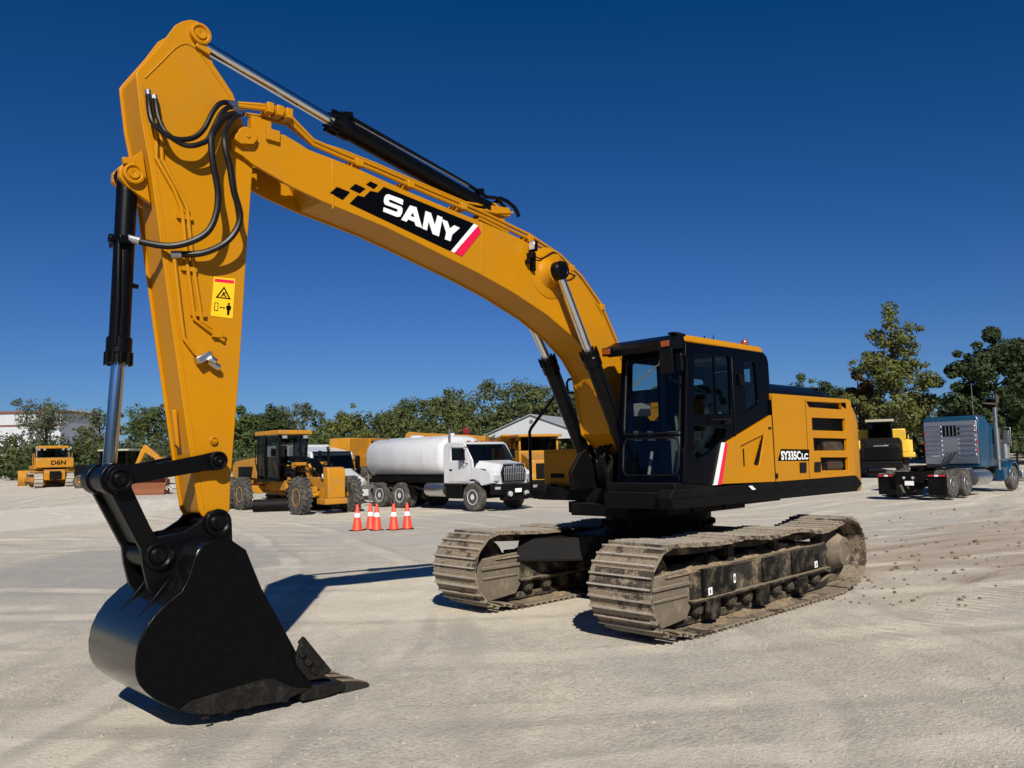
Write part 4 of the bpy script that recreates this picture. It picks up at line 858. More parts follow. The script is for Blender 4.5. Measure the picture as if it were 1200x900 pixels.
# ---- hydraulic cylinders
def cyl_part(name,a,h,b,rb,rr,head=.18,hr=1.18,eye=None):
    """barrel from a to h, rod from h to b"""
    a=Vector(a);h=Vector(h);b=Vector(b);d=(h-a).normalized()
    q=MB(); q.cyl(a,h-d*head,rb,seg=24); q.lathe([(rb*1.02,0),(rb*hr,.012),(rb*hr,head*.62),(rb*1.07,head*.68),(rb*1.07,head),(rr*1.1,head+.004)],h-d*head,d,24)
    for k in range(10):
        t=2*PI*k/10; u=d.orthogonal().normalized(); w=d.cross(u); c=h-d*(head*.40)+(u*math.cos(t)+w*math.sin(t))*rb*hr*.97; q.cyl(c,c+d*.10,.014,seg=6)
    q.lathe([(rb*.5,-rb*.9),(rb*.9,-rb*.5),(rb*1.03,0),(rb*1.03,.08)],a,d,20)
    o=up(q,name,M['black'],bevel=0)
    q=MB(); q.cyl(h-d*.02,b,rr,seg=24); q.build('piston_rod',M['chrome'],o)
    return o
c1=cyl_part('bucket_cylinder',(6.895,.03,4.10),(6.934,.03,2.70),(6.985,.03,1.86),.075,.049,.20,1.22)
q=MB(); q.cyl((6.985,-.05,1.835),(6.985,.11,1.835),.085); q.cyl((6.893,-.02,4.147),(6.893,.08,4.147),.09); q.bx(6.86,6.98,-.09,.15,3.60,3.66); q.tube([(6.97,.10,3.63),(6.975,.115,3.2),(6.98,.10,2.82)],.018,8); q.tube([(6.80,.03,3.30),(6.93,.03,3.32)],.02,8); q.cyl((6.99,.06,3.64),(7.03,.06,3.64),.035,seg=10); each(q,'cylinder_fitting',M['black'],c1,.004)
c2=cyl_part('stick_cylinder',(3.02,.03,4.672),(5.08,.03,5.128),(6.36,.03,5.44),.092,.05,.22,1.16)
q=MB(); q.tube([(5.0,.09,5.205),(4.9,.08,5.20),(3.4,.08,4.88),(3.25,.08,4.84),(3.12,.08,4.80),(2.95,.06,4.83),(2.8,.05,4.75)],.021,8); q.cb((4.93,.08,5.20),(.10,.08,.06),rot=(0,.24,0)); q.cb((3.22,.08,4.83),(.08,.07,.07),rot=(0,.24,0)); q.tube([(2.95,.0,4.72),(2.85,.02,4.86),(2.62,.02,4.80),(2.55,.02,4.70)],.024,8,smooth=1); each(q,'cylinder_fitting',M['black'],c2)
q=MB(); q.tube([(5.0,.10,5.18),(3.4,.10,4.855)],.008,6); q.build('cylinder_pipe',M['steel'],c2)
for y in (.405,-.345):
    dx=-.004 if y>0 else -.10
    c=cyl_part('boom_cylinder',(1.06+dx,y,1.73),(1.837+dx,y,3.139),(2.322,y,4.023),.092,.05,.20,1.16)
    q=MB(); s=1 if y>0 else -1; q.cyl((2.322,y-.05,4.023),(2.322,y+.06*1,4.023),.108); q.lathe([(.108,0),(.10,.02),(.075,.022),(.07,.012),(.001,.012)],(2.322,y+s*.06,4.023),(0,s,0),24); q.cyl((1.06+dx,y-.08,1.73),(1.06+dx,y+.08,1.73),.11); q.tube([(1.74+dx,y+.08,3.0),(1.66+dx,y+.10,2.78),(1.2+dx,y+.10,1.95)],.02,8); each(q,'cylinder_eye',M['black'],c,.006)
# ---- stick
SL,SR=.215,-.155
SP_=T['stick']
mb=MB(); mb.prism(SP_,SL-.022,SL); mb.prism(SP_,SR,SR+.022); mb.prism(inset(SP_,.022),SR+.01,SL-.01)
rim=[(6.585,5.27),(6.70,5.10),(6.80,4.965)]
for y in (.10,-.04): mb.prism([(6.82,4.36),(6.93,4.25),(6.985,4.18),(6.985,4.11),(6.93,4.05),(6.75,3.95)],y-.025,y+.025)
mb.prism([(6.47,2.05),(6.50,2.08),(6.53,2.35),(6.50,2.36)],0,.06)
STICK=up(mb,'stick',M['yellow'],bevel=.006)
mb=MB()
arc=[(6.845,4.90),(6.80,4.965),(6.70,5.105),(6.62,5.22),(6.54,5.29),(6.47,5.285),(6.40,5.235),(6.30,5.12),(6.18,4.985),(6.11,4.86)]
mb.tube([(x,SL+.001,z) for x,z in arc],.007,6,smooth=1); mb.tube([(x-.035,SL+.001,z) for x,z in SP_[5:14]],.005,6); each(mb,'weld_bead',M['yellow'],STICK)
mb=MB(); ring(mb,(6.425,5.40),SL-.005,SL+.045,.085); ring(mb,(6.893,4.147),.125,.17,.078); ring(mb,(6.275,2.106),SL-.003,SL+.02,.032); each(mb,'pin_boss',M['yellow'],STICK)
mb=MB(); mb.cb((6.40,SL+.02,5.29),(.12,.03,.05),rot=(0,-.3,0)); mb.cb((6.93,.15,4.24),(.09,.03,.05),rot=(0,.2,0)); each(mb,'pin_lock',M['yellow'],STICK,.004)
mb=MB()
for k in ('pA','pB','pC'): mb.tube(T[k],.0155,8)
mb.bx(6.22,6.20+.1,SL,SL+.04,2.93,2.99); 
for x,z in ((6.53,3.86),(6.49,3.45),(6.41,3.10)): mb.cb((x,SL+.015,z),(.12,.03,.035))
mb.tube([(6.49,.02,2.75),(6.48,.02,2.45),(6.44,.03,2.15)],.014,6)
each(mb,'stick_pipe',M['yellow'],STICK)
mb=MB(); mb.cb((6.38,SL+.05,2.755),(.13,.07,.055),rot=(0,.5,0)); mb.cyl((6.34,SL+.05,2.73),(6.25,SL+.05,2.68),.026,seg=10); mb.cyl((6.35,SL+.09,2.75),(6.30,SL+.09,2.72),.03,seg=8); mb.build('stop_valve',M['alu'],STICK,.006)
mb=MB(); sg=T['sign']; mb.prism(sg,SL+.0005,SL+.004,0)
def sgp(u,v):                                   # u 0..1 left to right, v 0..1 top to bottom
    a=Vector(sg[0]).lerp(Vector(sg[1]),u); b=Vector(sg[3]).lerp(Vector(sg[2]),u); p=a.lerp(b,v); return (p.x,p.y)
def sq(l,y1,mi): mb.prism([sgp(u,v) for u,v in l],SL+.003,SL+y1,mi)
sq([(.05,.045),(.95,.045),(.95,.125),(.05,.125)],.0045,2)
sq([(.5,.22),(.86,.53),(.14,.53)],.0050,1); sq([(.5,.285),(.74,.50),(.26,.50)],.0056,0); sq([(.44,.37),(.60,.37),(.60,.40),(.53,.40),(.66,.49),(.58,.49),(.50,.44),(.42,.49),(.36,.49),(.46,.41)],.0062,1)
sq([(.12,.65),(.30,.65),(.30,.86),(.12,.86)],.005,1); sq([(.15,.67),(.27,.67),(.27,.84),(.15,.84)],.0056,0)
sq([(.36,.76),(.43,.73),(.43,.75),(.55,.75),(.55,.73),(.62,.76),(.55,.79),(.55,.77),(.43,.77),(.43,.79)],.005,1)
sq([(.72,.68),(.84,.68),(.90,.72),(.88,.80),(.84,.80),(.83,.93),(.73,.93),(.72,.80),(.68,.80),(.66,.72)],.005,1); sq([(.74,.62),(.82,.62),(.83,.67),(.73,.67)],.005,1)
mb.build('warning_sign',[M['sign_yellow'],M['black_film'],M['red']],STICK,smooth=False)
# hoses between boom, stick and bucket cylinder
for k,r in (('hA',.021),('hB',.021),('hC',.026),('hD',.026)):
    q=MB(); q.tube(T[k],r,10,smooth=2); q.cyl(T[k][-1],Vector(T[k][-1])+(Vector(T[k][-2])-Vector(T[k][-1]))*.7,r*1.2,mi=1,seg=10); q.cyl(T[k][0],Vector(T[k][0]).lerp(Vector(T[k][1]),.6),r*1.2,mi=1,seg=10)
    up(q,'hydraulic_hose',[M['rubber'],M['alu']])
# ---- bucket linkage
lb=T['linkbar']
for y in (.255,-.195):
    s=1 if y>0 else -1
    q=MB(); q.prism(lb,min(y,y+s*.05),max(y,y+s*.05)); 
    if s>0: ring(q,(6.283,1.948),.305,.345,.072); ring(q,(6.998,1.830),.305,.335,.085)
    up(q,'link_arm',M['black'],bevel=.006)
q=MB(); q.cyl((6.283,-.23,1.948),(6.283,.255,1.948),.06); up(q,'link_pin',M['black'])
q=MB(); hl=T['hlink']
q.prism(hl,.195,.245); q.prism(hl,-.185,-.135)
q.add([(7.02,.2,1.77),(7.02,-.14,1.77),(6.80,-.14,1.345),(6.80,.2,1.345),(6.99,.2,1.77),(6.99,-.14,1.77),(6.77,-.14,1.34),(6.77,.2,1.34)],[(0,1,2,3),(7,6,5,4),(0,4,5,1),(1,5,6,2),(2,6,7,3),(3,7,4,0)])
for y0,y1,r in ((-.19,-.06,.115),(-.055,.115,.10),(.12,.25,.115)): q.cyl((7.0,y0,1.832),(7.0,y1,1.832),r,seg=26)
q.cyl((6.70,-.13,1.256),(6.70,.19,1.256),.10)
up(q,'bucket_link',M['black'],bevel=.006)
# ---- bucket
bp_=T['bucket']; WL,WR=.52,-.46
q=MB(); q.prism(bp_,WL-.03,WL); q.prism(bp_,WR,WR+.03)
back=[bp_[i] for i in (8,9,10,11,12,13,14,15,16,17,18,19,20,21,22,23,0,1,2,3)]
sm=[]
for i in range(len(back)-1):
    a=back[max(i-1,0)];b=back[i];c=back[i+1];d=back[min(i+2,len(back)-1)]
    sm.append(b); sm.append(tuple((-a[k]+9*b[k]+9*c[k]-d[k])/16 for k in (0,1)))
sm.append(back[-1])
innr=[]
for i,p in enumerate(sm):
    a=Vector(sm[max(i-1,0)]);b=Vector(sm[min(i+1,len(sm)-1)]); t=(b-a).normalized(); nn=Vector((-t.y,t.x)); innr.append((p[0]+nn.x*.03,p[1]+nn.y*.03))
q.prism(sm+innr[::-1],WR+.012,WL-.012,1)
BK=up(q,'bucket',[M['bucket'],M['shell']],bevel=.005,angle=28)
q=MB(); 
for y in (.20,-.18): q.prism(T['ear'],y,y+.04)
for p,r in (((6.696,1.256),.105),((6.247,1.466),.105)):
    ring(q,p,.235,.275,r); q.lathe([(r,0),(r,.03),(r*.5,.035)],(p[0],-.175,p[1]),(0,-1,0),24)
q.cyl((6.247,-.17,1.466),(6.247,.2,1.466),.065)
q.build('bucket_ear',M['black'],BK,.006)
q=MB(); 
for y in (.28,-.08): q.prism([(6.60,1.10),(6.70,.965),(6.83,.83),(6.845,.845),(6.66,1.07)],y,y+.03)
each(q,'ear_gusset',M['bucket'],BK,.004)
for s,y in ((1,WL),(-1,WR)):
    q=MB(); cu=[(5.60+(x-5.60)*.86,.25+(z-.25)*.84) for x,z in T['cutter']]; q.prism(cu,min(y,y+s*.035),max(y,y+s*.035)); q.prism([(5.70,.495),(5.45,.20),(5.40,.22),(5.655,.535)],min(y-s*.015,y+s*.02),max(y-s*.015,y+s*.02))
    for x,z in ((5.69,.415),(5.635,.34),(5.58,.26)): q.cyl((x,y+s*.035,z),(x,y+s*.06,z),.035,seg=6)
    q.build('side_cutter',M['bucket_scuffed'],BK,.005)
for s,y in ((1,WL),(-1,WR)):
    q=MB(); q.prism([(6.64,.190),(6.56,.235),(6.2,.262),(6.0,.275),(5.92,.26),(5.75,.16),(5.60,.12),(5.838,.070),(6.052,.086),(6.256,.096),(6.412,.105)],min(y,y+s*.010),max(y,y+s*.010))
    for k in range(5): x=6.45-k*.16; q.cb((x,y+s*.004,.092-(.02 if k>3 else 0)),(.05,.02,.022))
    q.build('wear_plate',M['bucket_scuffed'],BK,.003)
tp=None
for k in range(5):
    if tp is None:
        q=MB(); q.prism([(5.66,.155),(5.40,.125),(5.26,.10),(5.26,.045),(5.45,.03),(5.66,.045)],-.065,.065); 
        t=[(5.28,.125),(5.14,.10),(5.03,.062),(5.0,.035),(5.03,.012),(5.28,.022)]; q.prism(t,-.05,.05,1)
        tp=q.build('bucket_tooth',[M['bucket_scuffed'],M['frame']],BK,.008); o=tp
    else: o=tp.copy(); COL.objects.link(o); o.parent=BK
    o.location=(0,WL-.07-k*.21,-.015)
q=MB(); q.prism([(5.60,.13),(5.42,.085),(5.42,.055),(5.60,.05)],WR+.01,WL-.01); q.build('cutting_lip',M['bucket_scuffed'],BK)
# ------------------------------------------------------------------ parked machines and trucks (local x forward, y left)
def wheel(parent,c,r,w,side,rimmat='white',lugs=0,rr=.56,dual=False,name='wheel',deep=.10,hub=True):
    """tyre with its rim as a sub-part; side = +1 / -1: which way the face looks along y"""
    q=MB(); h=w/2; k=r*rr
    q.lathe([(k,-h*.8),(k+(r-k)*.35,-h),(r-.10*r,-h*.98),(r*.985,-h*.78),(r,-h*.5),(r,h*.5),(r*.985,h*.78),(r-.10*r,h*.98),(k+(r-k)*.35,h),(k,h*.8)],c,(0,side,0),36)
    for i in range(lugs):                      # slanted tread bars
        for s in (-1,1):
            a=2*PI*(i+(.25 if s>0 else -.25))/lugs; cx,cz=math.cos(a),math.sin(a)
            from mathutils import Euler
            Mx=Matrix.Translation(c)@Matrix.Rotation(-a,4,'Y')@Matrix.Translation((r*1.005,s*h*.5,0))@Matrix.Rotation(s*R(32),4,'X')
            q.bx(-.035,.035,-h*.52,h*.52,-.045*r/.68,.045*r/.68,0,Mx)
    if not lugs:
        for g in (-.45,0,.45): q.lathe([(r*1.004,g*h*1.1-.012),(r*1.004,g*h*1.1+.012)],c,(0,side,0),36)
    t=q.build(name,M['tyre'],parent)
    q=MB(); d=deep
    q.lathe([(k*1.01,-h*.7),(k*1.03,h*.72),(k*.97,h*.86),(k*.88,h*.80),(k*.84,h*.80-d),(k*.5,h*.80-d*.9),(k*.42,h*.80-d*.7),(k*.36,h*.82),(k*.22,h*.84),(.001,h*.84)] if hub else
            [(k*1.01,-h*.7),(k*1.03,h*.72),(k*.97,h*.86),(k*.88,h*.80),(k*.80,h*.80-d),(k*.3,h*.80-d*1.1),(.001,h*.80-d*1.1)],c,(0,side,0),32)
    for i in range(8): a=2*PI*i/8; p=Vector(c)+Vector((math.cos(a)*k*.66,side*(h*.80-d*.9),math.sin(a)*k*.66)); q.cyl(p,p+Vector((0,side*.012,0)),k*.095,mi=1,seg=10)
    q.build('rim',[M[rimmat],M['black']],t)
    return t
def pbuild(mb,name,mat,parent,bevel=.02,**k):
    m=[M[x] for x in mat] if isinstance(mat,(list,tuple)) else M[mat]
    return mb.build(name,m,parent,bevel,**k)
# ---------------- white water tank truck, nose towards +y
def tank_truck():
    t=thing('water_truck','white water tank truck with a white bonnet and chrome grille behind the traffic cones','truck',(-11.70,-16.15,-.01),R(91))
    q=MB(); q.bx(-6.9,.75,-.43,-.30,.78,1.03); q.bx(-6.9,.75,.30,.43,.78,1.03)
    for x in (-6.6,-3.6,-2.2,.2): q.bx(x-.1,x+.1,-.4,.4,.8,1.0)
    q.bx(-6.85,-1.85,-.95,.95,1.03,1.20); pbuild(q,'chassis','black_dusty',t)
    q=MB(); cs=[]
    prof=[]
    for i in range(32):
        a=2*PI*i/32; c_,s_=math.cos(a),math.sin(a); e=.62
        prof.append((1.20*math.copysign(abs(c_)**e,c_),2.06+.80*math.copysign(abs(s_)**.75,s_)))
    st=[(-6.95,.05),(-6.94,.55),(-6.90,.78),(-6.80,.93),(-6.65,1),(-4.2,1),(-1.98,1),(-1.84,.95),(-1.74,.82),(-1.70,.55),(-1.69,.05)]
    for x,k in st: q.v+=[(x,y*k,2.06+(z-2.06)*k) for y,z in prof]
    n=32
    for j in range(len(st)-1):
        for i in range(n): q.f.append((j*n+i,j*n+(i+1)%n,(j+1)*n+(i+1)%n,(j+1)*n+i)); q.m.append(0)
    tank=pbuild(q,'tank','white',t,0,angle=50)
    q=MB(); q.lathe([(.32,0),(.32,.09),(.24,.13),(.001,.13)],(-4.7,0,2.84),(0,0,1),20); q.bx(-6.3,-2.2,-.28,-.25,2.83,2.88); q.bx(-6.3,-2.2,.25,.28,2.83,2.88); q.cyl((-2.4,0,2.83),(-2.4,0,2.98),.10); pbuild(q,'manhole','white',tank,0)
    q=MB()
    for x in (-5.6,-4.2,-2.9):
        q.v_=len(q.v); o=len(q.v)
        for xx in (x-.02,x+.02): q.v+=[(xx,y*1.006,2.06+(z-2.06)*1.006) for y,z in prof]
        for i in range(32): q.f.append((o+i,o+(i+1)%32,o+32+(i+1)%32,o+32+i)); q.m.append(0)
    each(q,'tank_seam',M['white'],tank)
    q=MB(); q.tube([(-7.02,-.5,1.0),(-7.02,-.5,2.95),(-6.8,-.5,3.02)],.025,6); q.tube([(-7.02,-.1,1.0),(-7.02,-.1,2.95),(-6.8,-.1,3.02)],.025,6)
    for k in range(7): q.tube([(-7.02,-.5,1.15+.28*k),(-7.02,-.1,1.15+.28*k)],.018,6)
    pbuild(q,'ladder','grey',tank,0)
    q=MB(); q.tube([(-6.4,-.95,.85),(-5.2,-.98,.9),(-3.6,-.95,.85),(-3.3,-.7,.7)],.05,8,smooth=1); q.cb((-3.9,-.85,.72),(.45,.3,.35)); q.cyl((-6.5,-.9,.7),(-6.5,-1.05,.7),.09); each(q,'pipework',M['black_dusty'],t,.01)
    q=MB(); q.bx(-6.7,-2.0,-.92,.92,1.18,1.32); pbuild(q,'tank_cradle','black_dusty',tank,0)
    q=MB(); q.bx(-7.05,-6.9,-1.2,1.2,.75,.95); q.bx(-7.0,-6.8,-.3,.3,.5,1.1); q.cyl((-6.95,-.9,.8),(-6.95,-.9,1.5),.05); pbuild(q,'spray_bar','grey',t)
    # cab
    q=MB()
    side=[(-1.66,1.02),(-1.66,2.45),(-1.50,2.55),(-.55,2.56),(-.42,2.50),(.02,1.84),(.02,1.35),(-.25,1.05)]
    hole=[(-1.22,1.88),(-.60,1.88),(-.40,1.90),(-.55,2.34),(-1.22,2.36)]
    plate(q,side,[hole],-1.08,-1.02); plate(q,side,[hole],1.02,1.08)
    q.bx(-1.66,-1.60,-1.02,1.02,1.05,2.50); q.prism([(-1.66,2.44),(-1.5,2.565),(-.55,2.575),(-.40,2.50),(-.45,2.46),(-1.6,2.42)],-1.06,1.06)
    q.bx(-1.6,.0,-1.03,1.03,1.0,1.1)
    cab=pbuild(q,'cab','white',t,.02)
    q=MB(); q.add([(-.40,-1.02,2.47),(-.40,1.02,2.47),(.035,1.04,1.86),(.035,-1.04,1.86)],[(0,1,2,3)]); q.build('windscreen',M['dark_glass'],cab,smooth=False)
    q=MB(); q.bx(-.03,.06,-1.06,1.06,1.78,1.86); pbuild(q,'cowl','black',cab,.01)
    for s in (-1,1):
        q=MB(); q.add([(x,s*1.05,z) for x,z in hole],[tuple(range(5))]); q.build('side_window',M['dark_glass'],cab,smooth=False)
        q=MB(); plate(q,[(-1.34,1.10),(-1.34,2.42),(-.5,2.42),(-.20,1.92),(-.20,1.3),(-.36,1.10)],[inset(hole,-.03)],min(s*1.08,s*1.095),max(s*1.08,s*1.095)); d=pbuild(q,'door','white',cab,.004)
        q=MB(); q.bx(-1.30,-1.14,min(s*1.095,s*1.115),max(s*1.095,s*1.115),1.50,1.56); pbuild(q,'handle','black',d,.006)
        q=MB(); q.bx(-.35,-.28,min(s*1.20,s*1.42),max(s*1.20,s*1.42),1.92,2.30); q.tube([(-.3,s*1.08,2.38),(-.28,s*1.28,2.36),(-.28,s*1.28,1.8),(-.25,s*1.08,1.75)],.02,6); pbuild(q,'side_mirror','black',cab,.02)
    for y in (-.7,-.3,0,.3,.7):
        q=MB(); q.cb((-.62,y,2.60),(.10,.12,.05)); pbuild(q,'marker_lamp','amber',cab,.01)
    q=MB(); q.tube([(-1.62,-.8,2.3),(-1.62,-.8,3.1)],.045,8); pbuild(q,'exhaust_stack','steel',t,0)
    # bonnet with arched wheel openings
    q=MB()
    arch=[(-.20,1.05)]+[(.0+.62*math.cos(a),.62+.62*math.sin(a)) for a in [R(150-i*15) for i in range(9)]]
    fend=[(.95,1.04),(.98,1.25),(.92,1.42),(.2,1.60),(-.02,1.62),(-.05,1.3)]+[(.0+.63*math.cos(R(130-i*13)),.56+.63*math.sin(R(130-i*13))) for i in range(8)]
    for s in (-1,1): q.prism(fend,min(s*.78,s*1.10),max(s*.78,s*1.10))
    q.v+= []; 
    A=[(.02,-.98,1.05),(.02,-1.02,1.55),(.02,-.80,1.86),(.02,.80,1.86),(.02,1.02,1.55),(.02,.98,1.05)]; B=[(1.02,-.70,1.0),(1.02,-.78,1.45),(.95,-.60,1.72),(.95,.60,1.72),(1.02,.78,1.45),(1.02,.70,1.0)]
    q.add(A+B,[(i,i+1,i+7,i+6) for i in range(5)]+[(0,6,11,5),(6,7,8,9,10,11)])
    hd=pbuild(q,'bonnet','white',t,.03)
    q=MB(); q.prismx([(-.56,1.06),(-.62,1.40),(-.52,1.69),(.52,1.69),(.62,1.40),(.56,1.06)],1.02,1.09,2)
    for i in range(12): y=-.5+i/11.; q.bx(1.09,1.115,y-.018,y+.018,1.10,1.64-.35*max(0,abs(y)-.42)*2,1)
    q.bx(1.088,1.10,-.55,.55,1.36,1.385,1); q.prismx([(-.60,1.04),(-.66,1.40),(-.55,1.73),(.55,1.73),(.66,1.40),(.60,1.04)],1.0,1.05,0); q.prism([(1.118,1.60),(1.118,1.70),(1.09,1.70),(1.09,1.60)],-.06,.06,1); pbuild(q,'grille',['alu','alu','black'],hd,.008)
    for s in (-1,1):
        q=MB(); q.prismz([(.86,s*1.06),(1.0,s*.90),(1.05,s*.66),(.9,s*.62),(.72,s*1.0)],1.10,1.32,0); pbuild(q,'headlamp','lamp',hd,.02)
        q=MB(); q.prism([(.15,1.58),(.55,1.56),(.68,1.50),(.40,1.44),(.12,1.50)],min(s*.985,s*1.03),max(s*.985,s*1.03)); pbuild(q,'bonnet_vent','black',hd,.01)
    q=MB(); q.prismz([(.98,-1.15),(1.22,-1.02),(1.27,-.5),(1.27,.5),(1.22,1.02),(.98,1.15)],.62,.98); q.bx(.9,1.2,-.6,.6,.40,.62); b=pbuild(q,'bumper','black_dusty',t,.03)
    for s in (-1,1):
        q=MB(); q.cb((1.20,s*.95,.86),(.1,.22,.10)); q.cyl((1.22,s*.42,.64),(1.34,s*.42,.64),.10,mi=0); pbuild(q,'fog_lamp','lamp',b,.015)
    q=MB(); q.bx(1.28,1.30,-.16,.16,.68,.82); pbuild(q,'number_plate','white_film',b,0)
    for s in (-1,1): wheel(t,(0,s*1.00,.525),.525,.30,s,'white',deep=.045,rr=.54)
    for x in (-4.45,-5.85):
        for s in (-1,1):
            wheel(t,(x,s*1.02,.52),.52,.26,s,'white',deep=.08,rr=.55); wheel(t,(x,s*.70,.52),.52,.26,s,'white')
    q=MB(); q.cyl((.0,-.9,.52),(0,.9,.52),.08); q.cyl((-4.45,-.8,.52),(-4.45,.8,.52),.12); q.cyl((-5.85,-.8,.52),(-5.85,.8,.52),.12); pbuild(q,'axle','black_dusty',t,0)
    q=MB(); q.lathe([(.001,0),(.26,.02),(.28,.1),(.28,1.1),(.26,1.18),(.001,1.2)],(-2.9,-.85,.78),(1,0,0),20); pbuild(q,'fuel_tank','alu',t,0)
    q=MB(); q.bx(-1.6,-.7,-1.05,-.6,.45,.98); q.bx(-1.6,-.7,.6,1.05,.45,.98); q.cyl((-3.6,-.6,.55),(-3.0,-.9,.5),.13); each(q,'step_box',M['black_dusty'],t,.02)
    q=MB()
    for s in (-1,1): q.bx(-6.62,-6.60,s*.86-.28,s*.86+.28,.25,.95)
    pbuild(q,'mud_flap','grey',t,0)
tank_truck()
# ---------------- motor grader, nose towards +y
def grader():
    t=thing('motor_grader','yellow motor grader with a black cab and chevron tyres, its front block towards the cones','grader',(-7.20,-20.75,-.03),R(86))
    q=MB()
    q.prism([(.65,.95),(.65,1.25),(-.6,1.35),(-1.4,1.85),(-2.6,1.95),(-3.1,1.75),(-3.1,1.35),(-2.5,1.62),(-1.5,1.58),(-.9,1.10),(-.2,.85)],-.15,.15)
    fr=pbuild(q,'main_frame','cat',t,.02)
    q=MB(); q.prism([(.50,.62),(.50,1.72),(.56,1.78),(.86,1.74),(.90,1.6),(.90,.62)],-.36,.36); q.bx(.15,.5,-.35,.35,.60,1.0); q.bx(.25,1.0,-.5,.4,.40,.62); pbuild(q,'front_block','cat',t,.03)
    q=MB(); q.prismz([(-3.0,-.62),(-2.95,.62),(-4.6,.82),(-4.6,-.82)],1.22,1.32); 
    for x,y,x2,y2 in ((-2.98,-.55,-2.85,-.60),(-2.98,.55,-2.85,.60),(-3.9,-.76,-3.9,-.80),(-3.9,.76,-3.9,.80),(-4.55,-.8,-4.55,-.8),(-4.55,.8,-4.55,.8)):
        q.cyl((x,y,1.3),(x2,y2,3.12),.055,seg=8)
    q.prismz([(-3.0,-.5),(-3.0,.5),(-4.6,.7),(-4.6,-.7)],1.32,1.75)
    cab=pbuild(q,'cab','black',t,.01)
    q=MB(); q.prismz([(-2.62,-.72),(-2.62,.72),(-4.7,.9),(-4.7,-.9)],3.12,3.30); pbuild(q,'cab_roof','cat',cab,.03)
    q=MB(); q.bx(-3.0,-2.9,-.5,.5,3.0,3.10)
    for y in (-.45,.45): q.cb((-2.70,y,3.02),(.10,.18,.12))
    pbuild(q,'roof_lamp','lamp',cab,.01)
    q=MB()
    q.add([(-2.93,-.55,1.35),(-2.93,.55,1.35),(-2.86,.58,3.08),(-2.86,-.58,3.08)],[(0,1,2,3)]); q.add([(-2.95,-.60,1.35),(-2.87,-.63,3.08),(-4.5,-.84,3.08),(-4.5,-.82,1.5)],[(0,1,2,3)]); q.add([(-2.95,.60,1.35),(-2.87,.63,3.08),(-4.5,.84,3.08),(-4.5,.82,1.5)],[(0,1,2,3)]); q.build('cab_window',M['dark_glass'],cab,smooth=False)
    q=MB(); q.cb((-3.8,0,1.95),(.5,.5,.12)); q.cb((-4.05,0,2.35),(.14,.48,.7)); pbuild(q,'seat','seat',cab,.04)
    q=MB(); q.tube([(-3.05,0,1.4),(-2.95,0,2.15)],.05,8); q.cb((-3.05,0,2.2),(.12,.4,.1)); pbuild(q,'steering_column','black',cab,.02)
    q=MB(); q.prism([(-4.75,1.10),(-4.75,2.25),(-7.6,2.10),(-7.95,1.9),(-7.95,1.0)],-.62,.62); q.prism([(-4.62,1.35),(-4.62,1.95),(-4.95,2.0),(-5.2,1.35)],-.85,.85); eh=pbuild(q,'engine_hood','cat',t,.04)
    q=MB(); q.bx(-7.2,-5.4,-.635,-.625,1.3,1.85); q.bx(-7.2,-5.4,.625,.635,1.3,1.85); q.cyl((-6.2,.2,2.1),(-6.2,.2,2.9),.07); pbuild(q,'engine_grille','black_dusty',eh,0)
    q=MB(); q.bx(-7.4,-4.9,-.9,.9,.72,1.05); q.bx(-4.9,-2.8,-.35,.35,.85,1.25); pbuild(q,'rear_frame','cat',t,.03)
    q=MB()   # blade lift gear and hydraulics under the arch
    q.lathe([(.62,-.06),(.70,-.06),(.70,.06),(.62,.06)],(-1.9,0,.78),(0,0,1),28)
    q.prismz([(.2,-.06),(.2,.06),(-2.2,.62),(-2.2,-.62)],.86,.96)
    q.bx(-2.05,-1.75,-.55,.55,.50,.76)
    for s in (-1,1): q.cyl((-1.4,s*.42,1.98),(-1.8,s*.75,.75),.05,seg=10); q.cb((-1.35,s*.45,1.98),(.25,.25,.25)); q.cyl((-1.35,s*.42,2.0),(-1.28,s*.40,2.42),.065)
    q.tube([(-2.9,.1,1.5),(-2.4,.2,1.2),(-1.9,.25,1.35),(-1.2,.2,1.3)],.03,6,smooth=1); q.tube([(-2.9,-.15,1.5),(-2.3,-.25,1.15),(-1.7,-.28,1.4),(-1.0,-.2,1.1)],.03,6,smooth=1)
    q.bx(-2.9,-2.5,-.4,.4,1.4,1.85); q.tube([(.2,-.2,1.3),(-.4,-.25,1.62),(-1.2,-.22,2.1),(-2.6,-.22,2.15)],.025,6); q.tube([(.2,.2,1.3),(-.4,.25,1.62),(-1.2,.22,2.1),(-2.6,.22,2.15)],.025,6)
    pbuild(q,'blade_gear',['black_dusty'],t,.01)
    rn=random.Random(4); q=MB()
    for k in range(16):
        x=-2.9+rn.random()*2.4; s=-1 if k%3 else 1; z=1.0+rn.random()*.9
        q.tube([(x,s*.2,z),(x+.25,s*(.35+.2*rn.random()),z-.1+.3*rn.random()),(x+.5,s*.3,z+.2*rn.random()),(x+.7,s*.2,z-.2)],.022,6,smooth=1)
    each(q,'hydraulic_hose',M['rubber'],t)
    q=MB()
    for k in range(9): x=-2.7+rn.random()*2.2; q.cb((x,-.24-.12*rn.random(),1.0+rn.random()*.8),(.12+.2*rn.random(),.10,.08+.12*rn.random()),rot=(rn.random(),rn.random(),0))
    each(q,'valve_block',M['cat'],t,.01)
    q=MB(); q.tube([(-3.0,-.70,1.3),(-3.0,-.86,1.9),(-3.0,-.86,2.6)],.018,6); q.tube([(-4.4,-.88,1.5),(-4.4,-.98,2.0),(-4.4,-.98,2.8)],.018,6); each(q,'grab_rail',M['black'],t)
    for k in range(3): q=MB(); q.bx(-3.7,-3.3,-1.0,-.80,.55+.3*k,.58+.3*k); pbuild(q,'step','black_dusty',t,.005)
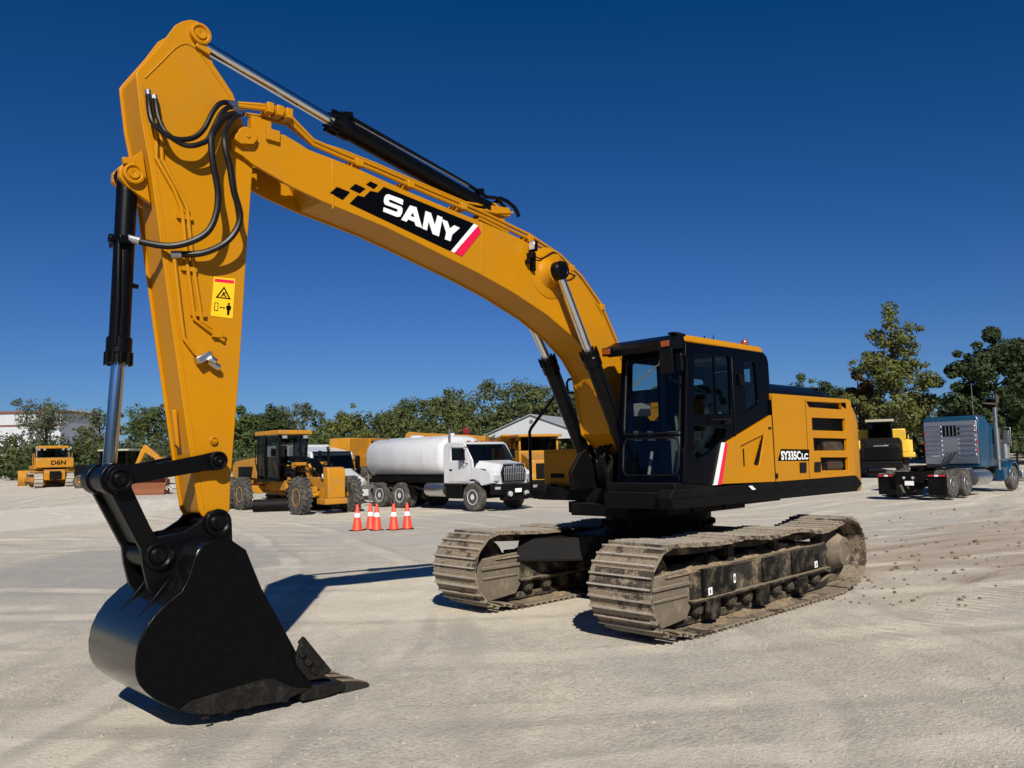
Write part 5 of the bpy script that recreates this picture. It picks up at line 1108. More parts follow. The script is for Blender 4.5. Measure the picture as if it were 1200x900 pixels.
    q=MB(); q.cb((-.9,-.20,1.72),(.75,.06,.16),rot=(0,.18,0)); q.cb((-2.2,-.21,1.80),(.8,.05,.2)); q.bx(-1.5,-1.1,-.7,.7,1.86,1.98); pbuild(q,'side_plate','cat',t,.01)
    q=MB(); q.prism([(-.5,1.62),(-1.2,2.12),(-2.85,2.22),(-2.85,2.05),(-1.3,1.96),(-.55,1.5)],-.26,.26); pbuild(q,'frame_cover','black',t,.02)
    q=MB(); pr=[]
    for i in range(9): a=R(-55+i*14); pr.append((.30*math.cos(a)-.30,.29+.30*math.sin(a)))
    pr2=[(x-.03,z) for x,z in pr[::-1]]
    from mathutils import Euler
    n0=len(q.v); q.prism(pr+pr2,-1.85,1.85)
    Mx=Matrix.Translation((-2.25,0,0))@Matrix.Rotation(R(-32),4,'Z')
    q.v=[tuple(Mx@Vector(v)) for v in q.v]; pbuild(q,'mouldboard','black_dusty',t,0)
    for s in (-1,1):
        wheel(t,(0,s*1.05,.69),.69,.38,s,'cat',lugs=22,rr=.48,deep=.06,hub=False)
        for x in (-5.6,-7.1): wheel(t,(x,s*1.05,.69),.69,.38,s,'cat',lugs=22,rr=.48,deep=.06,hub=False)
        q=MB(); q.cyl((-.0,s*.2,.78),(0,s*.9,.69),.11); q.cb((0,s*.55,.95),(.2,.35,.22)); pbuild(q,'front_axle','cat',t,.01)
        q=MB(); q.prism([(-5.3,.55),(-5.3,.9),(-7.4,.9),(-7.4,.55)],min(s*.72,s*.86),max(s*.72,s*.86)); pbuild(q,'tandem_case','cat',t,.03)
    q=MB(); q.tube([(-.35,.3,1.5),(-.35,.3,2.42)],.055,10); q.cyl((-.35,.3,2.42),(-.40,.3,2.55),.06); pbuild(q,'stack_pipe','black',t,0)
    q=MB(); q.tube([(-2.75,-.62,1.6),(-2.6,-.95,2.3),(-2.6,-.95,2.5)],.02,6); q.cb((-2.58,-.98,2.4),(.05,.2,.3)); pbuild(q,'side_mirror','black',cab,.01)
grader()
# ---------------- blue road tractor, heading -x
def semi():
    t=thing('road_tractor','blue sleeper cab road tractor seen from behind, bare chassis with black mud flaps','truck',(-23.3,-5.02,.06),R(178.5))
    q=MB(); q.bx(-1.0,8.2,-.46,-.34,.72,.98); q.bx(-1.0,8.2,.34,.46,.72,.98)
    for x in (-.9,.8,2.6,4.2): q.bx(x-.1,x+.1,-.4,.4,.74,.96)
    q.bx(-1.02,-.9,-.5,.5,.60,1.0); pbuild(q,'chassis','black_dusty',t,.01)
    q=MB(); q.prismz([(.25,-.45),(1.15,-.42),(1.3,-.2),(1.3,.2),(1.15,.42),(.25,.45),(.05,.25),(.5,.1),(.5,-.1),(.05,-.25)],1.10,1.20); q.bx(.4,1.0,-.5,.5,.98,1.10); q.prismz([(1.6,-.40),(1.6,.40),(2.6,.45),(2.6,-.45)],1.0,1.06); pbuild(q,'fifth_wheel','black_dusty',t,.02)
    for x in (0,1.36):
        for s in (-1,1):
            wheel(t,(x,s*1.06,.52),.52,.27,s,'alu',deep=.17); wheel(t,(x,s*.73,.52),.52,.27,s,'alu')
        q=MB(); q.cyl((x,-.7,.52),(x,.7,.52),.12); q.lathe([(.1,-.2),(.22,-.1),(.22,.1),(.1,.2)],(x,0,.54),(1,0,0),16); pbuild(q,'axle','black_dusty',t,0)
    for s in (-1,1):
        q=MB(); q.bx(-.80,-.78,s*.90-.33,s*.90+.33,.14,.80); f=pbuild(q,'mud_flap','black_dusty',t,.004)
        q=MB(); q.bx(-.83,-.78,s*.90-.33,s*.90+.33,.80,.90); pbuild(q,'flap_hanger','black_dusty',f,.004)
        for dy in (-.2,.2):
            q=MB(); q.cb((-.84,s*.90+dy,.85),(.03,.2,.07)); pbuild(q,'tail_lamp','lens_red',f,.01)
        q=MB(); q.bx(-.845,-.80,s*.90-.07,s*.90+.07,.82,.88); pbuild(q,'weight_tag','white_film',f,0)
        q=MB(); pr=[(x,z) for x,z in [(.62*math.cos(R(a)),.52+.62*math.sin(R(a))) for a in (35,60,90,120,145)]]; pr+= [(x*.95,.52+(z-.52)*.95) for x,z in pr[::-1]]
    for y in (-.16,.16):
        q=MB(); q.cyl((-1.03,y,.78),(-1.06,y,.78),.05); pbuild(q,'reversing_lamp','lamp',t,0)
    q=MB(); q.bx(-1.05,-1.03,-.18,.14,.50,.66); pbuild(q,'number_plate','white_film',t,0)
    # sleeper
    sl=MB(); sl.prismx([(-1.05,1.05),(-1.08,2.9),(-.98,3.12),(.98,3.12),(1.08,2.9),(1.05,1.05)],3.4,4.35); sl.prismx([(-1.05,1.05),(-1.08,2.75),(-.95,2.95),(.95,2.95),(1.08,2.75),(1.05,1.05)],4.35,6.0,taper=[(-1.0,1.05),(-1.02,2.2),(-.9,2.7),(.9,2.7),(1.02,2.2),(1.0,1.05)])
    body=pbuild(sl,'sleeper_cab','blue',t,.05)
    q=MB(); q.bx(3.32,3.40,-1.0,1.0,1.20,2.92,0)
    for k in range(7): z=1.55+k*.19; q.lathe([(.06,-.95),(.06,-.30)],(3.31,0,z),(0,1,0),10); q.lathe([(.06,.30),(.06,.95)],(3.31,0,z),(0,1,0),10)
    q.bx(3.28,3.33,-.32,.55,1.42,2.2,0); pbuild(q,'rear_panel','alu',body,.01)
    q=MB(); q.bx(3.27,3.325,-.36,.34,2.30,2.74,0)
    for k in range(5): y=-.28+k*.14; q.bx(3.255,3.275,y-.015,y+.015,2.32,2.72,1)
    pbuild(q,'window_louvre',['black','alu'],body,0)
    for s in (-1,1):
        for z in (1.75,2.05,2.45): q=MB(); q.cb((3.30,s*.98,z),(.03,.04,.14)); pbuild(q,'marker_lamp','lens_red',body,.004)
        q=MB(); q.add([(4.95,s*1.085,1.95),(5.7,s*1.05,1.95),(5.5,s*1.06,2.55),(4.95,s*1.09,2.6)],[(0,1,2,3)]); q.build('side_window',M['dark_glass'],body,smooth=False)
        q=MB(); q.cyl((4.9,s*1.22,.9),(4.9,s*1.22,3.45),.075,seg=14); q.cyl((4.9,s*1.22,1.3),(4.9,s*1.22,2.6),.11,seg=16); pbuild(q,'exhaust_stack','steel',t,0)if s<0 else None
        q=MB(); q.tube([(5.6,s*1.05,2.6),(5.65,s*1.5,2.62),(5.65,s*1.5,1.9),(5.6,s*1.05,1.85)],.02,6); q.bx(5.62,5.68,s*1.35-.1,s*1.35+.12,1.95,2.5); pbuild(q,'side_mirror','alu',body,.01)
        q=MB(); q.lathe([(.001,0),(.30,.02),(.32,.10),(.32,1.5),(.30,1.58),(.001,1.6)],(2.3,s*.98,.66),(1,0,0),22); pbuild(q,'fuel_tank','alu',t,0)
        q=MB(); q.lathe([(.001,0),(.16,0),(.17,.05),(.17,.55),(.12,.62),(.001,.65)],(5.75,s*1.22,1.35),(0,0,1),18); pbuild(q,'air_cleaner','alu',t,0)
    q=MB(); q.tube([(3.4,-.9,3.1),(3.4,-.9,4.4)],.012,6); pbuild(q,'aerial','grey',body,0)
    q=MB(); A=[(-.95,1.0),(-.95,1.75),(-.7,2.05),(.7,2.05),(.95,1.75),(.95,1.0)]; B=[(-.65,.95),(-.65,1.55),(-.5,1.8),(.5,1.8),(.65,1.55),(.65,.95)]
    q.prismx(A,6.0,7.9,taper=B)
    for s in (-1,1):
        f=[(6.85+.68*math.cos(R(a)),.55+.68*math.sin(R(a))) for a in range(170,-1,-17)]+[(6.85+.60*math.cos(R(a)),.55+.60*math.sin(R(a))) for a in range(0,171,17)]
        q.prism(f,min(s*.75,s*1.22),max(s*.75,s*1.22)); q.prism([(6.0,1.0),(6.25,1.15),(6.3,.95),(6.05,.5),(5.7,.45),(5.7,1.0)],min(s*.8,s*1.15),max(s*.8,s*1.15))
    pbuild(q,'bonnet','blue',t,.03)
    q=MB(); q.bx(7.9,8.05,-1.2,1.2,.45,.8); pbuild(q,'bumper','alu',t,.03)
    for s in (-1,1): wheel(t,(6.85,s*1.05,.52),.52,.29,s,'alu')
    q=MB()
    for k in range(4): q.tube([(3.3,-.2+.12*k,1.7),(2.4,-.2+.1*k,1.25-.05*k),(1.9,-.1+.05*k,1.15),(1.6,0,1.05)],.025,6,smooth=1)
    pbuild(q,'air_hose','rubber',t,0)
    q=MB(); q.bx(2.3,2.8,-.9,.9,.98,1.04); pbuild(q,'deck_plate','alu',t,.01)
semi()
# ---------------- articulated dump truck beside the blue tractor, seen from its nose
def dumper():
    t=thing('dump_truck','yellow and black articulated dump truck parked beside the blue tractor','dump truck',(-41.2,-13.6,.26),R(22))
    q=MB(); A=[(-1.25,.95),(-1.25,1.9),(-1.05,2.35),(1.05,2.35),(1.25,1.9),(1.25,.95)]; B=[(-1.05,.95),(-1.08,1.7),(-.85,1.98),(.85,1.98),(1.08,1.7),(1.05,.95)]
    q.prismx(A,.2,2.0,taper=B); hd=pbuild(q,'bonnet','black_dusty',t,.08,bseg=3)
    q=MB()
    for k in range(7): z=1.05+k*.11; q.bx(2.0,2.03,-.9,.9,z-.03,z+.03)
    q.bx(2.0,2.025,-.4,.4,1.82,1.88,1); pbuild(q,'grille',['black','alu'],hd,.005)
    q=MB(); q.bx(-1.3,.2,-.7,.7,1.6,3.3); cab=pbuild(q,'cab','black',t,.05)
    q=MB(); q.bx(-1.4,.35,-.8,.8,3.30,3.46); pbuild(q,'cab_roof','trim',cab,.04)
    q=MB(); q.add([(.21,-.6,2.3),(.21,.6,2.3),(.21,.6,3.2),(.21,-.6,3.2)],[(0,1,2,3)]); q.build('windscreen',M['dark_glass'],cab,smooth=False)
    for s in (-1,1):
        q=MB(); q.bx(-.8,1.6,min(s*1.12,s*1.80),max(s*1.12,s*1.80),1.15,1.45); q.prism([(-.8,1.45),(-.8,2.1),(-.2,2.2),(.1,1.45)],min(s*1.1,s*1.75),max(s*1.1,s*1.75)); q.bx(1.3,1.5,min(s*1.12,s*1.5),max(s*1.12,s*1.5),1.45,2.2); q.bx(.3,1.5,min(s*1.2,s*1.4),max(s*1.2,s*1.4),2.1,2.2); pbuild(q,'wing','pale_yellow',t,.05)
        q=MB()
        for x in (.3,.75,1.2): q.tube([(x,s*1.5,1.45),(x,s*1.5,2.45)],.03,6)
        q.tube([(.3,s*1.5,2.45),(1.2,s*1.5,2.45)],.03,6); pbuild(q,'handrail','pale_yellow',t,0)
        wheel(t,(.2,s*1.15,.85),.85,.62,s,'pale_yellow',lugs=18,rr=.5)
        for x in (-4.0,-5.9): wheel(t,(x,s*1.15,.85),.85,.62,s,'pale_yellow',lugs=18,rr=.5)
    q=MB(); q.bx(.1,2.15,-1.1,1.1,.55,.95); pbuild(q,'bumper','black_dusty',t,.05)
    q=MB(); q.prism([(-1.9,1.5),(-1.7,2.9),(-6.6,2.9),(-7.6,2.3),(-6.2,1.3)],-1.45,1.45); q.bx(-6.5,-1,-.4,.4,.9,1.4); pbuild(q,'dump_body','pale_yellow',t,.05)
dumper()
# ---------------- bulldozer far left, seen from behind
def small_track(parent,y,x0,x1,h,w,mat='shoe'):
    q=MB(); r=h/2; pts=[(x1-r+r*math.cos(R(a)),r+r*math.sin(R(a))) for a in range(-90,91,18)]+[(x0+r+r*math.cos(R(a)),r+r*math.sin(R(a))) for a in range(90,271,18)]
    P,p=resample(pts,38); I=inset(P,.07)
    o=len(q.v); n=len(P)
    for yy in (y-w/2,y+w/2):
        q.v+=[(a,yy,b) for a,b in P]+[(a,yy,b) for a,b in I]
    for i in range(n):
        j=(i+1)%n; A=o;B=o+n;C_=o+2*n;D=o+3*n
        q.f+=[(A+i,A+j,B+j,B+i),(C_+i,D+i,D+j,C_+j),(A+i,C_+i,C_+j,A+j),(B+i,B+j,D+j,D+i)]; q.m+=[0]*4
    for i in range(n):
        a=P[i-1];b=P[(i+1)%n]; t=Vector((b[0]-a[0],0,b[1]-a[1])).normalized(); nn=Vector((t.z,0,-t.x)); p_=Vector((P[i][0],y,P[i][1]))
        Mx=Matrix(((t.x,0,nn.x,p_.x),(t.y,1,nn.y,p_.y),(t.z,0,nn.z,p_.z),(0,0,0,1))); q.bx(-.02,.02,-w/2,w/2,-.01,.06,0,Mx)
    tr=q.build('crawler_track',M[mat],parent)
    q=MB(); q.bx(x0+.35,x1-.35,y-w*.3,y+w*.3,.25,h-.22); q.cyl((x1-r,y-w*.25,r),(x1-r,y+w*.25,r),r*.72); q.cyl((x0+r,y-w*.25,r),(x0+r,y+w*.25,r),r*.72); q.build('track_frame',M['cat'],tr,.01)
def dozer():
    t=thing('bulldozer','yellow bulldozer parked at the far left before the undergrowth, its rear towards the yard','bulldozer',(-7.75,-61.0,.58),R(264))
    for s in (-1,1): small_track(t,s*1.0,-1.9,1.9,1.05,.56)
    q=MB(); q.prism([(-2.0,.55),(-2.05,1.15),(-1.7,1.35),(1.4,1.35),(1.4,.55)],-.68,.68); q.bx(-.2,2.2,-.55,.55,1.0,1.95); body=pbuild(q,'body','cat',t,.05)
    q=MB(); q.prism([(-1.95,1.45),(-1.95,2.12),(-1.2,2.2),(-1.2,1.45)],-1.22,1.22); tank=pbuild(q,'rear_tank','cat',t,.05)
    q=MB(); put_text(q,'D6N',.44,(-1.962,.28,1.66),(0,-1,0),(0,0,1),0,.012,width=.95); q.build('lettering',M['black_film'],tank,smooth=False,recalc=False)
    q=MB(); q.bx(-1.1,.3,-.85,.85,1.35,1.9)
    for x in (-1.05,.25):
        for s in (-1,1): q.bx(x-.06,x+.06,s*.8-.06,s*.8+.06,1.9,2.85)
    cab=pbuild(q,'cab','black',t,.02)
    q=MB(); q.bx(-1.0,.2,-.78,.78,1.9,2.84); q.build('cab_window',M['dark_glass'],cab,smooth=False)
    q=MB(); q.bx(-1.25,.4,-.98,.98,2.84,3.06); pbuild(q,'cab_roof','cat',cab,.05)
    for s in (-1,1):
        q=MB(); q.cb((-1.2,s*1.1,2.9),(.12,.1,.2)); q.cyl((-.9,s*1.05,1.9),(-.9,s*1.05,2.95),.03); pbuild(q,'work_lamp','lamp',cab,.01)
        q=MB(); q.bx(-1.2,2.9,s*1.32-.08,s*1.32+.08,.45,.72); q.prism([(2.6,.4),(3.0,1.2),(2.8,.4)],s*1.32-.12,s*1.32+.12); q.prism([(-1.6,1.12),(-1.6,1.22),(.6,1.24),(.6,1.12)],s*1.0-.3,s*1.0+.3); pbuild(q,'push_arm','cat',t,.02)
    q=MB(); pr=[(3.35-.25*math.sin(PI*i/8),.08+1.2*i/8) for i in range(9)]; q.prism(pr+[(x-.06,z) for x,z in pr[::-1]],-1.75,1.75); q.bx(2.95,3.15,-1.2,1.2,.5,.7); pbuild(q,'blade',['cat'],t,0)
    rn=random.Random(6)
    for s in (-1,1):
        q=MB(); q.prism([(-1.7,1.36),(-1.7,1.62),(.9,1.62),(1.3,1.36)],s*1.02-.26,s*1.02+.26); pbuild(q,'fender','cat',t,.02)
        q=MB(); q.tube([(-1.15,s*1.22,1.6),(-1.15,s*1.22,2.5),(-.4,s*1.22,2.5),(-.4,s*1.22,1.6)],.025,6); pbuild(q,'handrail','cat',t,0)
        q=MB(); q.cyl((1.2,s*.75,1.3),(3.0,s*.9,1.05),.07); q.cyl((2.2,s*.83,1.16),(3.1,s*.9,1.04),.045,mi=1); pbuild(q,'lift_cylinder',['cat','chrome'],t,0)
    q=MB()
    for k in range(12): q.cb((.2+rn.random()*2.2,-.7+1.4*rn.random(),1.75+.5*rn.random()),(.15+.25*rn.random(),.15,.15),rot=(rn.random(),0,rn.random()))
    each(q,'engine_part',M['cat'],t,.01)
    q=MB()
    for y in (-.95,-.6,.6,.95): q.cb((-1.28,y,2.78),(.10,.16,.13))
    each(q,'work_lamp',M['lamp'],cab,.01)
    q=MB(); q.bx(-2.25,-2.0,-.35,.35,.6,1.2); q.bx(-2.3,-2.1,-.15,.15,.5,.75); q.cyl((.9,-.2,1.9),(.9,-.2,2.75),.07); q.cyl((1.6,.3,1.9),(1.6,.3,2.35),.09); each(q,'rear_hitch',M['black_dusty'],t,.02)
dozer()
# ---------------- small trailer compressor by the bulldozer
def trailer():
    t=thing('trailer_compressor','small yellow towed compressor on grey wheels beside the bulldozer','compressor',(-10.05,-59.45,.60),R(225))
    q=MB(); q.prism([(-1.0,.55),(-1.0,1.15),(.95,1.15),(1.0,.55)],-.6,.6); pbuild(q,'housing','cat',t,.04)
    q=MB(); q.bx(-1.0,1.1,-.5,.5,.45,.56); q.tube([(1.0,0,.5),(2.0,0,.45)],.05,8); q.tube([(1.8,0,.45),(1.8,0,.05)],.03,6); pbuild(q,'drawbar','black_dusty',t,.01)
    for s in (-1,1): wheel(t,(-.1,s*.72,.40),.40,.22,s,'alu')
trailer()
# ---------------- backhoe with a raised dipper, half hidden behind the stick
def backhoe():
    t=thing('backhoe_loader','dark cabbed backhoe loader with a pale roof and folded yellow arm, behind the bucket link','backhoe',(-10.6,-55.2,.47),R(-46))
    q=MB(); q.bx(-1.2,.9,-.85,.85,.9,1.5); q.bx(.9,2.8,-.55,.55,.85,1.7); pbuild(q,'body','black_dusty',t,.05)
    q=MB(); 
    for x in (-1.1,.8):
        for s in (-1,1): q.bx(x-.06,x+.06,s*.8-.06,s*.8+.06,1.5,2.62)
    cab=pbuild(q,'cab','black',t,.01)
    q=MB(); q.bx(-1.05,.75,-.78,.78,1.5,2.6); q.build('cab_window',M['dark_glass'],cab,smooth=False)
    q=MB(); q.bx(-1.3,.95,-.95,.95,2.62,2.76); pbuild(q,'cab_roof','trim',cab,.04)
    q=MB(); q.prism([(-1.3,1.0),(-2.2,2.7),(-2.0,3.05),(-1.75,2.6),(-1.25,1.4)],-.16,.16); q.prism([(-2.05,3.05),(-2.0,2.5),(-3.0,1.9),(-3.1,2.2)],-.13,.13); pbuild(q,'backhoe_arm','cat',t,.03)
    q=MB(); pr=[(-2.9,2.1),(-3.3,2.15),(-3.65,1.85),(-3.6,1.4),(-3.25,1.2),(-3.0,1.3)]; q.prism(pr,-.4,.4); pbuild(q,'digging_bucket','cat',t,.03)
    for s in (-1,1): wheel(t,(-.5,s*.95,.75),.75,.45,s,'cat',lugs=16,rr=.5); wheel(t,(2.2,s*.85,.5),.5,.3,s,'cat',rr=.5)
backhoe()
def scrap():
    t=thing('loader_bucket','rust brown loader bucket lying on the gravel, seen through the bucket linkage','bucket',(-8.75,-44.6,.20),R(50))
    q=MB(); pr=[(-.5,.03),(.55,.03),(.55,.07),(-.2,.10),(-.45,.35),(-.40,.85),(-.05,1.0),(-.05,1.05),(-.5,.95),(-.62,.5)]
    q.prism(pr,-1.35,1.35); q.prism([(-.5,.03),(.55,.05),(-.05,1.05),(-.55,.9)],-1.40,-1.35); q.prism([(-.5,.03),(.55,.05),(-.05,1.05),(-.55,.9)],1.35,1.40); pbuild(q,'bucket_shell','rust',t,.01)
    q=MB(); q.prism([(-.55,.4),(-.95,.5),(-.95,.7),(-.55,.8)],-.5,-.4); q.prism([(-.55,.4),(-.95,.5),(-.95,.7),(-.55,.8)],.4,.5); pbuild(q,'mounting_ear','rust',t,.01)
    q=MB(); 
    for k in range(5):
        a=k*1.1; c=Vector((-10.6+.12*k,-43.4,.36)); q.tube([c+Vector((.35*math.cos(a+u*.6)+.1*u-.3,.5*math.sin(a+u*.6)+.05*k,.12+.1*math.sin(u+k)+.05*k)) for u in range(9)],.035,6,smooth=1)
    tag(q.build('hose_coil',M['pvc']),'pale tangled hose lying beside the rust brown bucket','hose')
scrap()
# ---------------- white conventional truck behind the grader
def white_truck():
    t=thing('service_truck','white sloping bonnet truck with a high white roof fairing standing behind the grader','truck',(-11.05,-25.6,.0),R(86))
    q=MB(); q.prism([(-1.2,.9),(-1.2,2.30),(-1.3,2.42),(-3.6,2.72),(-3.6,.9)],-1.1,1.1); q.prism([(-3.6,.9),(-3.6,2.70),(-3.8,2.82),(-6.4,2.80),(-6.4,.9)],-1.15,1.15); cab=pbuild(q,'cab','white',t,.06)
    q=MB(); q.prism([(-1.24,2.40),(-1.3,2.44),(-.9,1.62),(-.86,1.62)],-.98,.98); q.build('windscreen',M['dark_glass'],cab,smooth=False)
    for s in (-1,1):
        q=MB(); q.prism([(-2.4,1.65),(-1.35,1.65),(-1.5,2.22),(-2.4,2.25)],min(s*1.095,s*1.11),max(s*1.095,s*1.11)); q.build('side_window',M['dark_glass'],cab,smooth=False)
        q=MB(); q.bx(-1.2,-1.12,s*1.3-.12,s*1.3+.12,1.6,2.2); q.cyl((-1.3,s*1.1,2.0),(-1.16,s*1.3,2.0),.03); pbuild(q,'side_mirror','black',cab,.02)
    q=MB(); q.prismx([(-1.0,.75),(-1.05,1.35),(-.85,1.64),(.85,1.64),(1.05,1.35),(1.0,.75)],-1.0,.55,taper=[(-.72,.75),(-.8,1.1),(-.55,1.22),(.55,1.22),(.8,1.1),(.72,.75)]); hd=pbuild(q,'bonnet','white',t,.06)
    q=MB(); q.bx(.55,.60,-.5,.5,.65,1.15); pbuild(q,'grille','grey',hd,.01)
    for s in (-1,1): q=MB(); q.prismx([(s*.62,.85),(s*.8,.85),(s*.78,1.08),(s*.62,1.05)],.42,.58); pbuild(q,'headlamp','lamp',hd,.01)
    q=MB(); q.bx(.45,.70,-1.05,1.05,.35,.68); pbuild(q,'bumper','white',t,.03)
    q=MB(); q.bx(-6.4,.4,-.45,.45,.6,.9); pbuild(q,'chassis','black_dusty',t,.01)
    for s in (-1,1): wheel(t,(-.55,s*.98,.5),.5,.3,s,'white'); wheel(t,(-5.2,s*.98,.5),.5,.3,s,'white')
white_truck()
# ---------------- yellow wheel loader seen from the rear, between white truck and tank truck
def loader():
    t=thing('wheel_loader','tall yellow wheel loader with a black radiator grille, left of the white tank','loader',(-14.25,-28.9,.05),R(200))
    q=MB(); q.prism([(-2.6,.9),(-2.6,1.9),(-2.4,2.1),(-.6,2.2),(-.6,.9)],-.75,.75); q.bx(-2.0,-.2,-.62,.62,2.15,3.05); body=pbuild(q,'engine_hood','cat',t,.05)
    q=MB(); q.bx(-2.63,-2.6,-.6,.6,1.1,1.85)
    for k in range(6): q.bx(-2.65,-2.63,-.6,.6,1.15+.12*k,1.2+.12*k)
    q.bx(-2.02,-2.0,.1,.6,1.1,2.2); pbuild(q,'radiator_grille','black_dusty',body,0)
    q=MB(); q.bx(-.4,1.1,-.7,.7,1.3,2.0); q.bx(-.4,1.1,-.7,.7,2.9,3.05)
    for x in (-.35,1.05):
        for s in (-1,1): q.bx(x-.05,x+.05,s*.65-.05,s*.65+.05,2.0,2.9)
    cab=pbuild(q,'cab','cat',t,.02)
    q=MB(); q.bx(-.33,1.0,-.63,.63,2.0,2.9); q.build('cab_window',M['dark_glass'],cab,smooth=False)
    for s in (-1,1): wheel(t,(-1.4,s*1.05,.8),.8,.55,s,'cat',lugs=18,rr=.48); wheel(t,(1.6,s*1.05,.8),.8,.55,s,'cat',lugs=18,rr=.48)
    q=MB(); q.bx(-2.0,2.4,-.4,.4,.6,1.0); 
    for s in (-1,1): q.prism([(1.0,1.5),(1.2,1.9),(3.3,.8),(3.2,.5)],s*.5-.1,s*.5+.1)
    pbuild(q,'lift_arm','cat',t,.03)
    q=MB(); pr=[(3.1,.05),(4.1,.05),(3.3,.35),(3.2,.9),(3.5,1.2),(3.1,1.2),(2.95,.6)]; q.prism(pr,-1.3,1.3); pbuild(q,'loader_bucket','cat',t,.02)
    q=MB(); q.cb((-2.7,-.8,1.35),(.12,.15,.10)); q.cb((-2.7,.8,1.35),(.12,.15,.10)); pbuild(q,'tail_lamp','amber',t,.01)
loader()
# ---------------- yellow crane with its jib laid flat behind the tank
def crane():
    t=thing('mobile_crane','yellow crane with flat lying jib and dark red hook block, behind the white tank','crane',(-19.6,-29.0,.12),R(118))
    q=MB(); q.bx(-2.6,2.6,-1.1,1.1,.8,1.5); pbuild(q,'carrier','cat',t,.05)
    q=MB(); q.bx(-1.9,-.3,-.9,.9,1.5,2.7); pbuild(q,'turret','cat',t,.05)
    q=MB(); q.prism([(-2.2,2.75),(-2.2,3.30),(-1.5,3.35),(2.0,3.10),(2.0,2.80)],-.28,.28); q.bx(1.9,2.6,-.35,.35,2.65,3.05); q.cyl((-1.9,-.4,3.1),(-1.9,.4,3.1),.32); jib=pbuild(q,'jib','cat',t,.03)
    q=MB(); q.cb((1.4,0,3.28),(.26,.3,.42)); q.cyl((1.4,-.2,3.4),(1.4,.2,3.4),.17); pbuild(q,'hook_block','dark_red',jib,.03)
    q=MB(); q.bx(.4,1.9,.3,1.1,1.5,2.5); cab=pbuild(q,'cab','cat',t,.04)
    q=MB(); q.bx(.6,1.92,.35,1.12,1.85,2.4); q.build('cab_window',M['dark_glass'],cab,smooth=False)
    for s in (-1,1):
        for x in (-1.8,1.8): wheel(t,(x,s*1.1,.6),.6,.4,s,'cat',lugs=16,rr=.5)
crane()
# ---------------- second dump truck: its body shows between the tank truck and the boom
def dumper2():
    t=thing('hauler','yellow hauler with a ribbed tipping body and pale cab roof, under the shed eaves','dump truck',(-19.2,-21.6,.05),R(63))
    q=MB(); q.prism([(-5.4,2.55),(-5.0,1.6),(-3.0,1.2),(-1.6,1.35),(-1.1,2.75),(-.6,2.95),(-.6,3.05),(-1.4,2.9),(-5.4,2.7)],-1.35,1.35)
    for x in (-4.2,-3.2,-2.2): q.bx(x-.08,x+.08,-1.45,1.45,1.5,2.7)
    pbuild(q,'tipping_body','cat',t,.03)
    q=MB(); q.cyl((-4.9,-1.5,2.5),(-2.6,-1.5,1.3),.06); q.cyl((-4.9,1.5,2.5),(-2.6,1.5,1.3),.06); pbuild(q,'body_rib','cat',t,0)
    q=MB(); q.bx(-.5,1.1,-1.0,1.0,1.2,2.2)
    for x in (-.45,1.05):
        for s in (-1,1): q.bx(x-.05,x+.05,s*.95-.05,s*.95+.05,2.2,2.85)
    cab=pbuild(q,'cab','cat',t,.03)
    q=MB(); q.bx(-.42,1.02,-.92,.92,2.2,2.85); q.build('cab_window',M['dark_glass'],cab,smooth=False)
    q=MB(); q.bx(-.7,1.4,-1.1,1.1,2.85,2.97); pbuild(q,'cab_roof','cat',cab,.03)
    q=MB(); q.prism([(1.1,.8),(1.1,2.1),(2.6,1.75),(2.7,.8)],-.9,.9); hd=pbuild(q,'bonnet','cat',t,.05)
    q=MB(); q.bx(2.70,2.74,-.7,.7,.9,1.6); q.bx(2.6,2.9,-1.1,1.1,.5,.85); pbuild(q,'front_guard','black_dusty',hd,.02)
    for s in (-1,1):
        for x in (1.3,-2.6,-4.1): wheel(t,(x,s*1.15,.75),.75,.5,s,'cat',lugs=16,rr=.5)
        q=MB(); q.bx(.7,1.9,min(s*.95,s*1.4),max(s*.95,s*1.4),1.5,1.6); pbuild(q,'wing','cat',t,.02)
    q=MB(); q.bx(-5,2,-.4,.4,.7,1.2); pbuild(q,'chassis','black_dusty',t,.02)
dumper2()
# ---------------- traffic cones
def cones():
    spec=[(-3.50,-12.81,'orange traffic cone standing leftmost of the five by the tank truck'),(-3.98,-12.86,'orange traffic cone half hidden behind the dirtier cone, second from the left'),(-3.88,-12.42,'orange traffic cone with dark smudges in front of another cone, middle of the five'),(-4.23,-12.10,'orange traffic cone second from the right, in front of the double rear wheel'),(-4.60,-11.98,'orange traffic cone standing rightmost of the five, in line with the tank end')]
    proto=None
    for i,(x,y,lab) in enumerate(spec):
        if proto is None:
            t=thing('traffic_cone',lab,'cone',(x,y,0),.2,'orange cones on the gravel'); proto=t
            q=MB(); q.lathe([(.145,.035),(.135,.06),(.034,.72),(.026,.735),(.001,.735)],(0,0,0),(0,0,1),28); c=q.build('cone_body',M['orange'],t)
            q=MB(); q.lathe([(.0905,.385),(.0695,.50)],(0,0,0),(0,0,1),28); q.build('reflective_collar',M['white_film'],c)
            q=MB(); q.lathe([(.0575,.565),(.0445,.64)],(0,0,0),(0,0,1),28); q.build('reflective_collar',M['white_film'],c)
            q=MB(); q.prismz([(-.18,-.15),(-.15,-.18),(.15,-.18),(.18,-.15),(.18,.15),(.15,.18),(-.15,.18),(-.18,.15)],0,.035); q.build('cone_base',M['black_dusty'],t,.006)
        else:
            t=copy_tree(proto); t.location=(x,y,0); t['label']=lab; t.rotation_euler.z=i*.6; 
        t.rotation_euler.x=random.uniform(-.02,.02)
cones()
